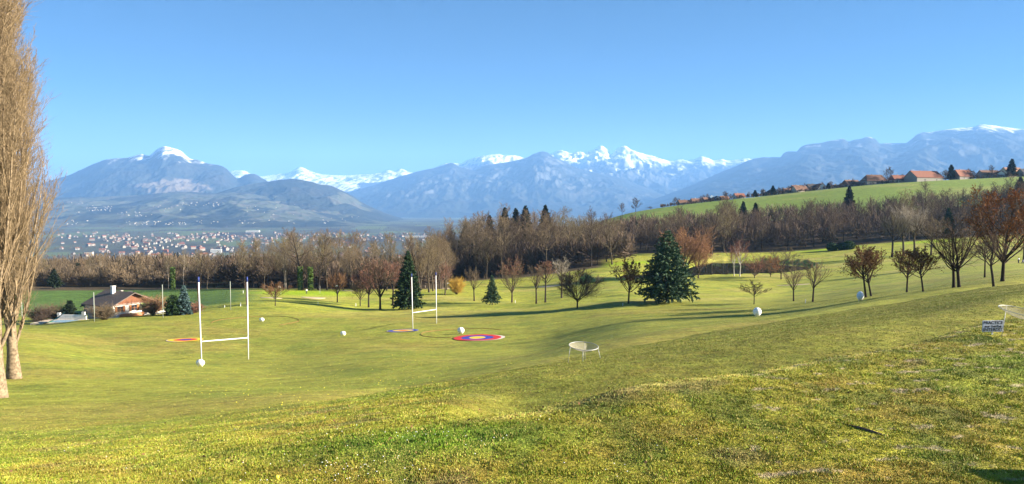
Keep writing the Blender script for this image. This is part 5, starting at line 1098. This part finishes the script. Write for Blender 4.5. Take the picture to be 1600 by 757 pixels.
# ---- net fence before the chalet
M_POST = mat('fence_post', (0.30, 0.32, 0.27), 0.7); M_NETC = mat('dark_green_net', (0.04, 0.07, 0.05), 0.8)
e = empty('net_fence', gd(251, 148)); o = e.location; prev = None
for (u, vt, vb, d) in [(30, 462, 0, 146), (143.5, 457, 0, 146), (251.5, 445, 0, 150), (358, 440, 0, 163)]:
    g = gd(u, d); T = Vector((g.x, g.y, float(slope_v(vt)) * d)); b = MB(); b.tube([g - o - Vector((0, 0, 0.3)), T - o], 0.075, 8); b.build('post', M_POST, e, True)
    if prev:
        b = MB(); A, TA = prev; nn = int((g - A).length / 0.9); nh = 8
        for i in range(1, nn): f = i / nn; q = A.lerp(g, f); q.z = gz(q.x, q.y); b.tube([q - o, TA.lerp(T, f) - o - Vector((0, 0, 0.5 * math.sin(PI * f)))], 0.008, 3, cap=False)
        for j in range(1, nh + 1):
            pts = []
            for i in range(0, 13): f = i / 12; q = A.lerp(g, f); q.z = gz(q.x, q.y); t_ = TA.lerp(T, f) - Vector((0, 0, 0.5 * math.sin(PI * f))); pts.append(q.lerp(t_, j / nh) - o)
            b.tube(pts, 0.010, 3, cap=False)
        b.build('netting', M_NETC, e)
    prev = (g, T)
tag(e, 'tall ball stop net on thin posts between range and chalet', 'net fence')
# ---- stakes, flags, people
for (u, v, hp_, lab) in [(497, 476, 5, 'white marker stake under the wide sand bunker'), (556, 479, 5, 'white marker stake left of the clump beside the spruce'), (376, 479, 6, 'white marker stake left of the right goal post, lower of two'), (380, 459, 5, 'white marker stake left of the right goal post, upper of two'), (351, 481, 4, 'short white marker stake at the foot of the right net post'), (1258.5, 474, 6, 'white marker stake between the pair of slim lawn trees'), (805, 474, 5, 'white marker stake at the foot of the oval reddish tree'), (973, 478, 4, 'white marker stake left of the cedar')]:
    p = gp(u, v); k = p.y / FPX; b = MB(); b.tube([(0, 0, -0.1), (0, 0, hp_ * k * 0.82)], 0.07, 8); b.tube([(0, 0, hp_ * k * 0.82), (0, 0, hp_ * k)], [0.07, 0.02], 8); o = b.build('marker_stake', M_WPAINT); o.location = p; tag(o, lab, 'stake', 'white marker stakes of the course')
for (u, v, hp_, lab) in [(439, 461, 14, 'white flag on a pin left on the bright green'), (500, 459, 12, 'dark flag on a pin right of the golfer'), (702, 452, 10, 'small white flag above the sand bunker right of the spruce'), (528, 458, 12, 'white flag inside the second bare lawn tree')]:
    p = gp(u, v); k = p.y / FPX; e = empty('flag_pin', p); H_ = hp_ * k; b = MB(); b.tube([(0, 0, -0.1), (0, 0, H_)], 0.02, 6); b.build('pole', M_WPAINT, e)
    b = MB()
    for i in range(6): x0, x1 = -0.14 * i, -0.14 * (i + 1); b.poly([(x0, 0.06 * math.sin(i), H_), (x1, 0.06 * math.sin(i + 1), H_ - 0.03), (x1, 0.06 * math.sin(i + 1), H_ - 0.5), (x0, 0.06 * math.sin(i), H_ - 0.55)])
    b.build('flag', M_INK if 'dark' in lab else M_WPAINT, e); tag(e, lab, 'flag')
def skin(name, joints, edges, radii, m, parent, sub=2):
    me = bpy.data.meshes.new(name); me.from_pydata(joints, edges, []); o = bpy.data.objects.new(name, me); COL.objects.link(o)
    md = o.modifiers.new('s', 'SKIN'); 
    for i, r_ in enumerate(radii): me.skin_vertices[0].data[i].radius = (r_, r_)
    me.skin_vertices[0].data[0].use_root = True
    sb_ = o.modifiers.new('u', 'SUBSURF'); sb_.levels = sub; sb_.render_levels = sub; dg = bpy.context.evaluated_depsgraph_get(); m2 = bpy.data.meshes.new_from_object(o.evaluated_get(dg)); bpy.data.objects.remove(o)
    m2.materials.clear(); m2.materials.append(m); m2.polygons.foreach_set('use_smooth', [True] * len(m2.polygons)); o = bpy.data.objects.new(name, m2); COL.objects.link(o); o.parent = parent; return o
M_SKIN = mat('skin', (0.50, 0.30, 0.21), 0.6); M_HAIR = mat('dark_hair', (0.03, 0.02, 0.015), 0.7)
def person(loc, rz, mtop, mleg, label, bend=0.0):
    e = empty('person', loc, rz); f = bend
    J = [(0, 0, 0.95), (0, -0.02 - f * 0.2, 1.2), (0, -f * 0.5, 1.43), (0, -f * 0.6, 1.52), (0, -f * 0.7 - 0.01, 1.64), (0, -f * 0.75, 1.73),
         (0.17, -f * 0.5, 1.42), (0.23, -f * 0.5 - 0.02, 1.15), (0.12, -f * 0.6 - 0.22, 0.98), (0.06, -f * 0.6 - 0.30, 0.93), (-0.17, -f * 0.5, 1.42), (-0.23, -f * 0.5 - 0.02, 1.15), (-0.12, -f * 0.6 - 0.22, 0.98), (-0.06, -f * 0.6 - 0.30, 0.93),
         (0.10, 0, 0.88), (0.12, -0.02, 0.5), (0.13, 0.02, 0.08), (0.13, -0.14, 0.04), (-0.10, 0, 0.88), (-0.12, -0.02, 0.5), (-0.13, 0.02, 0.08), (-0.13, -0.14, 0.04)]
    E = [(0, 1), (1, 2), (2, 3), (3, 4), (4, 5), (2, 6), (6, 7), (7, 8), (8, 9), (2, 10), (10, 11), (11, 12), (12, 13), (0, 14), (14, 15), (15, 16), (16, 17), (0, 18), (18, 19), (19, 20), (20, 21)]
    Rd = [0.13, 0.13, 0.12, 0.055, 0.09, 0.075, 0.06, 0.045, 0.035, 0.035, 0.06, 0.045, 0.035, 0.035, 0.085, 0.06, 0.045, 0.04, 0.085, 0.06, 0.045, 0.04]
    skin('body', J, E, Rd, M_SKIN, e)
    skin('shirt', [J[0], J[1], J[2], J[6], J[7], J[8], J[10], J[11], J[12]], [(0, 1), (1, 2), (2, 3), (3, 4), (4, 5), (2, 6), (6, 7), (7, 8)], [0.15, 0.155, 0.14, 0.08, 0.062, 0.05, 0.08, 0.062, 0.05], mtop, e)
    skin('trousers', [J[0], J[14], J[15], J[16], J[18], J[19], J[20]], [(0, 1), (1, 2), (2, 3), (0, 4), (4, 5), (5, 6)], [0.15, 0.105, 0.078, 0.066, 0.105, 0.078, 0.066], mleg, e)
    b = MB(); b.sphere((0, -f * 0.72 + 0.02, 1.70), 0.108, 12, 8, (1, 1.05, 0.95)); b.build('hair', M_HAIR, e, True); tag(e, label, 'person'); return e
M_DCLOTH = mat('dark_cloth', (0.03, 0.03, 0.04), 0.9); M_WCLOTH = mat('white_cloth_top', (0.75, 0.75, 0.76), 0.9)
g = gp(479, 460); person(g, R(30), M_WCLOTH, M_DCLOTH, 'golfer in white top and dark trousers bending on the bright green', 0.25)
g = gp(439, 459); 
g = gp(1591.5, 412); person(g, R(200), M_WCLOTH, M_DCLOTH, 'person in white top and dark trousers standing at the far right edge'); GG = g
e = empty('golf_trolley', gp(1598, 412)); b = MB(); b.tube([(0, 0, 0.25), (0.12, 0.05, 1.0)], 0.14, 10); b.build('bag', CR['blue'], e, True)
for s in (-1, 1): b = MB(); b.tube([(s * 0.28 - 0.02, 0, 0.15), (s * 0.28 + 0.02, 0, 0.15)], 0.15, 14); b.build('wheel', M_DCLOTH, e)
b = MB(); b.tube([(-0.3, 0, 0.15), (0.3, 0, 0.15)], 0.02, 6); b.tube([(0, 0.05, 0.15), (0, 0.35, 1.05)], 0.02, 6); b.build('frame', M_STEEL, e); tag(e, 'golf trolley with a dark blue bag beside the person at the right edge', 'trolley')
# tape on the poplar
for i, (u, v, r_, lab) in enumerate([(5, 607, 0.62, 'lower red and white tape tied round the front poplar'), (12, 592, 0.55, 'upper red and white tape tied round the front poplar')]):
    q = Vector((pp.x - 1.2, pp.y, 0)); z_ = float(slope_v(v)) * pp.y; e = None; b = MB(); n = 24
    for k in range(n):
        a0, a1 = 2 * PI * k / n, 2 * PI * (k + 1) / n; f = lambda a_, zz: (q.x + r_ * math.cos(a_), q.y + r_ * math.sin(a_), z_ + zz + 0.06 * math.sin(a_ * 2 + i)); b.poly([f(a0, 0), f(a1, 0), f(a1, 0.09), f(a0, 0.09)], k % 2)
    o = b.build('barrier_tape', [CR['red'], M_WPAINT]); tag(o, lab, 'tape')
# ---- yellow range balls
M_YB = mat('yellow_ball', (0.85, 0.72, 0.06), 0.4); M_WB = mat('white_ball', (0.85, 0.85, 0.8), 0.4)
b = MB(); b.sphere((0, 0, 0.028), 0.03, 8, 6); gb = b.build('golf_ball', M_YB, None, True); rb = random.Random(4); first = True
o = gb; o.location = gp(433, 749.5); tag(o, 'yellow golf ball near the bottom edge left of the bright grass patch', 'ball')
n = 0
while n < 240:
    u = rb.gauss(450, 260); v = rb.uniform(505, 640)
    if not (230 < u < 1080) or v > 640 - abs(u - 430) * 0.17: continue
    o = gb.copy(); COL.objects.link(o); o.location = gp(u, v); s = rb.uniform(0.75, 1.0) * (0.55 + 0.45 * min(1, o.location.y / 90)); o.scale = (s, s, s); n += 1
    tag(o, 'yellow practice ball on the mown range %s' % [q[1] for q in [(330,'below the chalet'),(420,'in front of the nearer goal posts'),(560,'between the two goal posts'),(700,'left of the largest target'),(860,'below the largest target'),(1200,'left of the middle chipping net')] if u < q[0]][0], 'ball', 'practice balls on the range')
# ---- divot, grass blades and daisies
p = gd(1350, 12.6)
b = MB(); c0, c1 = gp(1316, 663), gp(1386, 683)
for i in range(24):
    f0, f1 = i / 24, (i + 1) / 24; q0, q1 = c0.lerp(c1, f0), c0.lerp(c1, f1); w0, w1 = 0.024 * math.sin(PI * f0) ** 0.5 + 0.004, 0.024 * math.sin(PI * f1) ** 0.5 + 0.004; nrm = Vector((-(c1 - c0).y, (c1 - c0).x, 0)).normalized()
    def gq(q, s, hgt): r_ = q + nrm * s; return (r_.x, r_.y, gz(r_.x, r_.y) + hgt)
    for (s0, h0, s1, h1) in ((-1.0, 0.004, -0.2, 0.03), (-0.2, 0.03, 0.15, 0.028), (0.15, 0.028, 0.5, 0.006), (0.5, 0.006, 2.0, 0.008)):
        b.poly([gq(q0, s0 * w0, h0 * math.sin(PI * f0) + 0.004), gq(q1, s0 * w1, h0 * math.sin(PI * f1) + 0.004), gq(q1, s1 * w1, h1 * math.sin(PI * f1) + 0.004), gq(q0, s1 * w0, h1 * math.sin(PI * f0) + 0.004)])
o = b.build('turned_soil', mat('bare_soil', (0.16, 0.105, 0.07), 0.95, noise=20, col2=(0.07, 0.045, 0.03))); tag(o, 'long torn strip of bare soil in the foreground turf', 'soil', kind='structure'); del o['category']
def grass():
    rng = np.random.RandomState(77); N = 1400000
    u = rng.uniform(-60, 1660, N); lnv = rng.rand(N); 
    d = 8.6 * (130.0 / 8.6) ** (lnv ** 1.15); x = (u - CX) / FPX * d
    redge_ = pchip([-250, 0, 200, 400, 600, 800, 1000, 1200, 1400, 1600, 1850], [21, 21, 22, 24, 29, 32, 38, 46, 62, 75, 80], u)
    rw_ = np.interp(u, [-250, 350, 620, 1000, 1850], [0.55, 0.45, 0.07, 0.03, 0.03]); keep = (d < redge_ * (1 + 0.03 * fbm(x / 3 + 40, d / 3, 3) + rw_ * rng.uniform(-1, 1, N))) | (rng.rand(N) < 0.7); u, d, x = u[keep], d[keep], x[keep]; n = len(d)
    # colour from the turf under each blade
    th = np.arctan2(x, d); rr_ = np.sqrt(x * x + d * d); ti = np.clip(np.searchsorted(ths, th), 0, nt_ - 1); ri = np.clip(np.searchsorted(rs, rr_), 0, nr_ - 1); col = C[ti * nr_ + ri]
    cl = fbm(x / 0.35, d / 0.35, 3); cl2 = fbm(x / 1.2 + 9, d / 1.2, 3); z = ground(x, d)
    h = 0.62 * (0.022 + 0.034 * sstep(-0.2, 0.45, cl)) * rng.uniform(0.6, 1.3, n) * (1 + d / 60) * (1.0 - 0.45 * sstep(0.8, 1.2, d / redge_[keep])) * np.where((u > 700) & (d > np.interp(u, [600, 740, 1000, 1100, 1200, 1300, 1385, 1490, 1600, 1850], [11.0, 12.3, 14.2, 15.1, 16.0, 17.2, 18.4, 21, 24, 26]) + 0.3), 0.62, 1.0) * (1 - 0.3 * sstep(0.35, 0.9, d / redge_[keep]) * (1 - sstep(450, 700, u))); wd = 0.0045 * (1 + d / 16) * rng.uniform(0.7, 1.3, n)
    az = rng.uniform(0, 2 * PI, n); la = rng.uniform(0, 2 * PI, n); ln = h * rng.uniform(0.1, 0.8, n)
    B = np.stack([x, d, z - 0.004], 1); s = np.stack([np.cos(az) * wd, np.sin(az) * wd, 0 * az], 1); T = B + np.stack([np.cos(la) * ln, np.sin(la) * ln, h], 1)
    V = np.stack([B - s, B + s, T], 1).reshape(-1, 3); F = np.arange(len(V)).reshape(-1, 3)
    v_ = rng.uniform(0.68, 1.34, (n, 1)) * (0.82 + 0.3 * sstep(-0.3, 0.3, cl2))[:, None]; col = col * v_; dry = (rng.rand(n) < 0.12 + 0.18 * sstep(0.0, 0.4, cl2))[:, None]; col = np.where(dry, np.array([0.44, 0.35, 0.11]) * v_, col); col = np.where((rng.rand(n, 1) < 0.25), col * np.array([0.7, 1.15, 0.6]), col)
    m = bpy.data.materials.new('grass_blades'); m.use_nodes = True; b_ = m.node_tree.nodes['Principled BSDF']; b_.inputs['Roughness'].default_value = 0.7; b_.inputs['Specular IOR Level'].default_value = 0.2
    at = m.node_tree.nodes.new('ShaderNodeAttribute'); at.attribute_name = 'col'; m.node_tree.links.new(at.outputs['Color'], b_.inputs['Base Color'])
    o = mesh_np('grass', V, F, m); set_col(o, 'col', np.repeat(col, 3, 0)); tag(o, 'short tufted olive and straw coloured winter grass', 'grass', kind='stuff')
grass()
rng = np.random.RandomState(5); mbd = MB()
for (u0, v0, su, sv, n) in [(530, 735, 60, 14, 46), (600, 682, 70, 8, 34), (700, 690, 80, 8, 16), (980, 735, 30, 8, 10), (250, 690, 160, 20, 30), (420, 735, 120, 16, 26), (850, 657, 12, 3, 4), (620, 728, 60, 12, 16), (1120, 700, 60, 10, 8)]:
    for _ in range(n):
        u, v = rng.normal(u0, su), min(rng.normal(v0, sv), 756); p = gp(u, v)
        if p.y > 30 or rng.rand() < 0.4: continue
        r_ = rng.uniform(0.006, 0.010); mbd.sphere((p.x, p.y, p.z + 0.045), r_, 6, 4, (1, 1, 0.6))
o = mbd.build('daisies', mat('daisy_petals', (0.82, 0.80, 0.78), 0.7)); tag(o, 'tiny white daisies sprinkled over the foreground grass', 'flowers', kind='stuff')
rng = np.random.RandomState(6); n = 260; u = rng.normal(700, 420, n); d = rng.uniform(9.3, 22, n); x = (u - CX) / FPX * d; cv, cf = cards(rng, np.stack([x, d, ground(x, d) + 0.04], 1), 0.05, asp=0.8); o = mesh_np('fallen_leaves', cv, cf, M_BROWNLEAF); tag(o, 'scattered dry brown leaves lying in the foreground grass', 'leaves', kind='stuff')
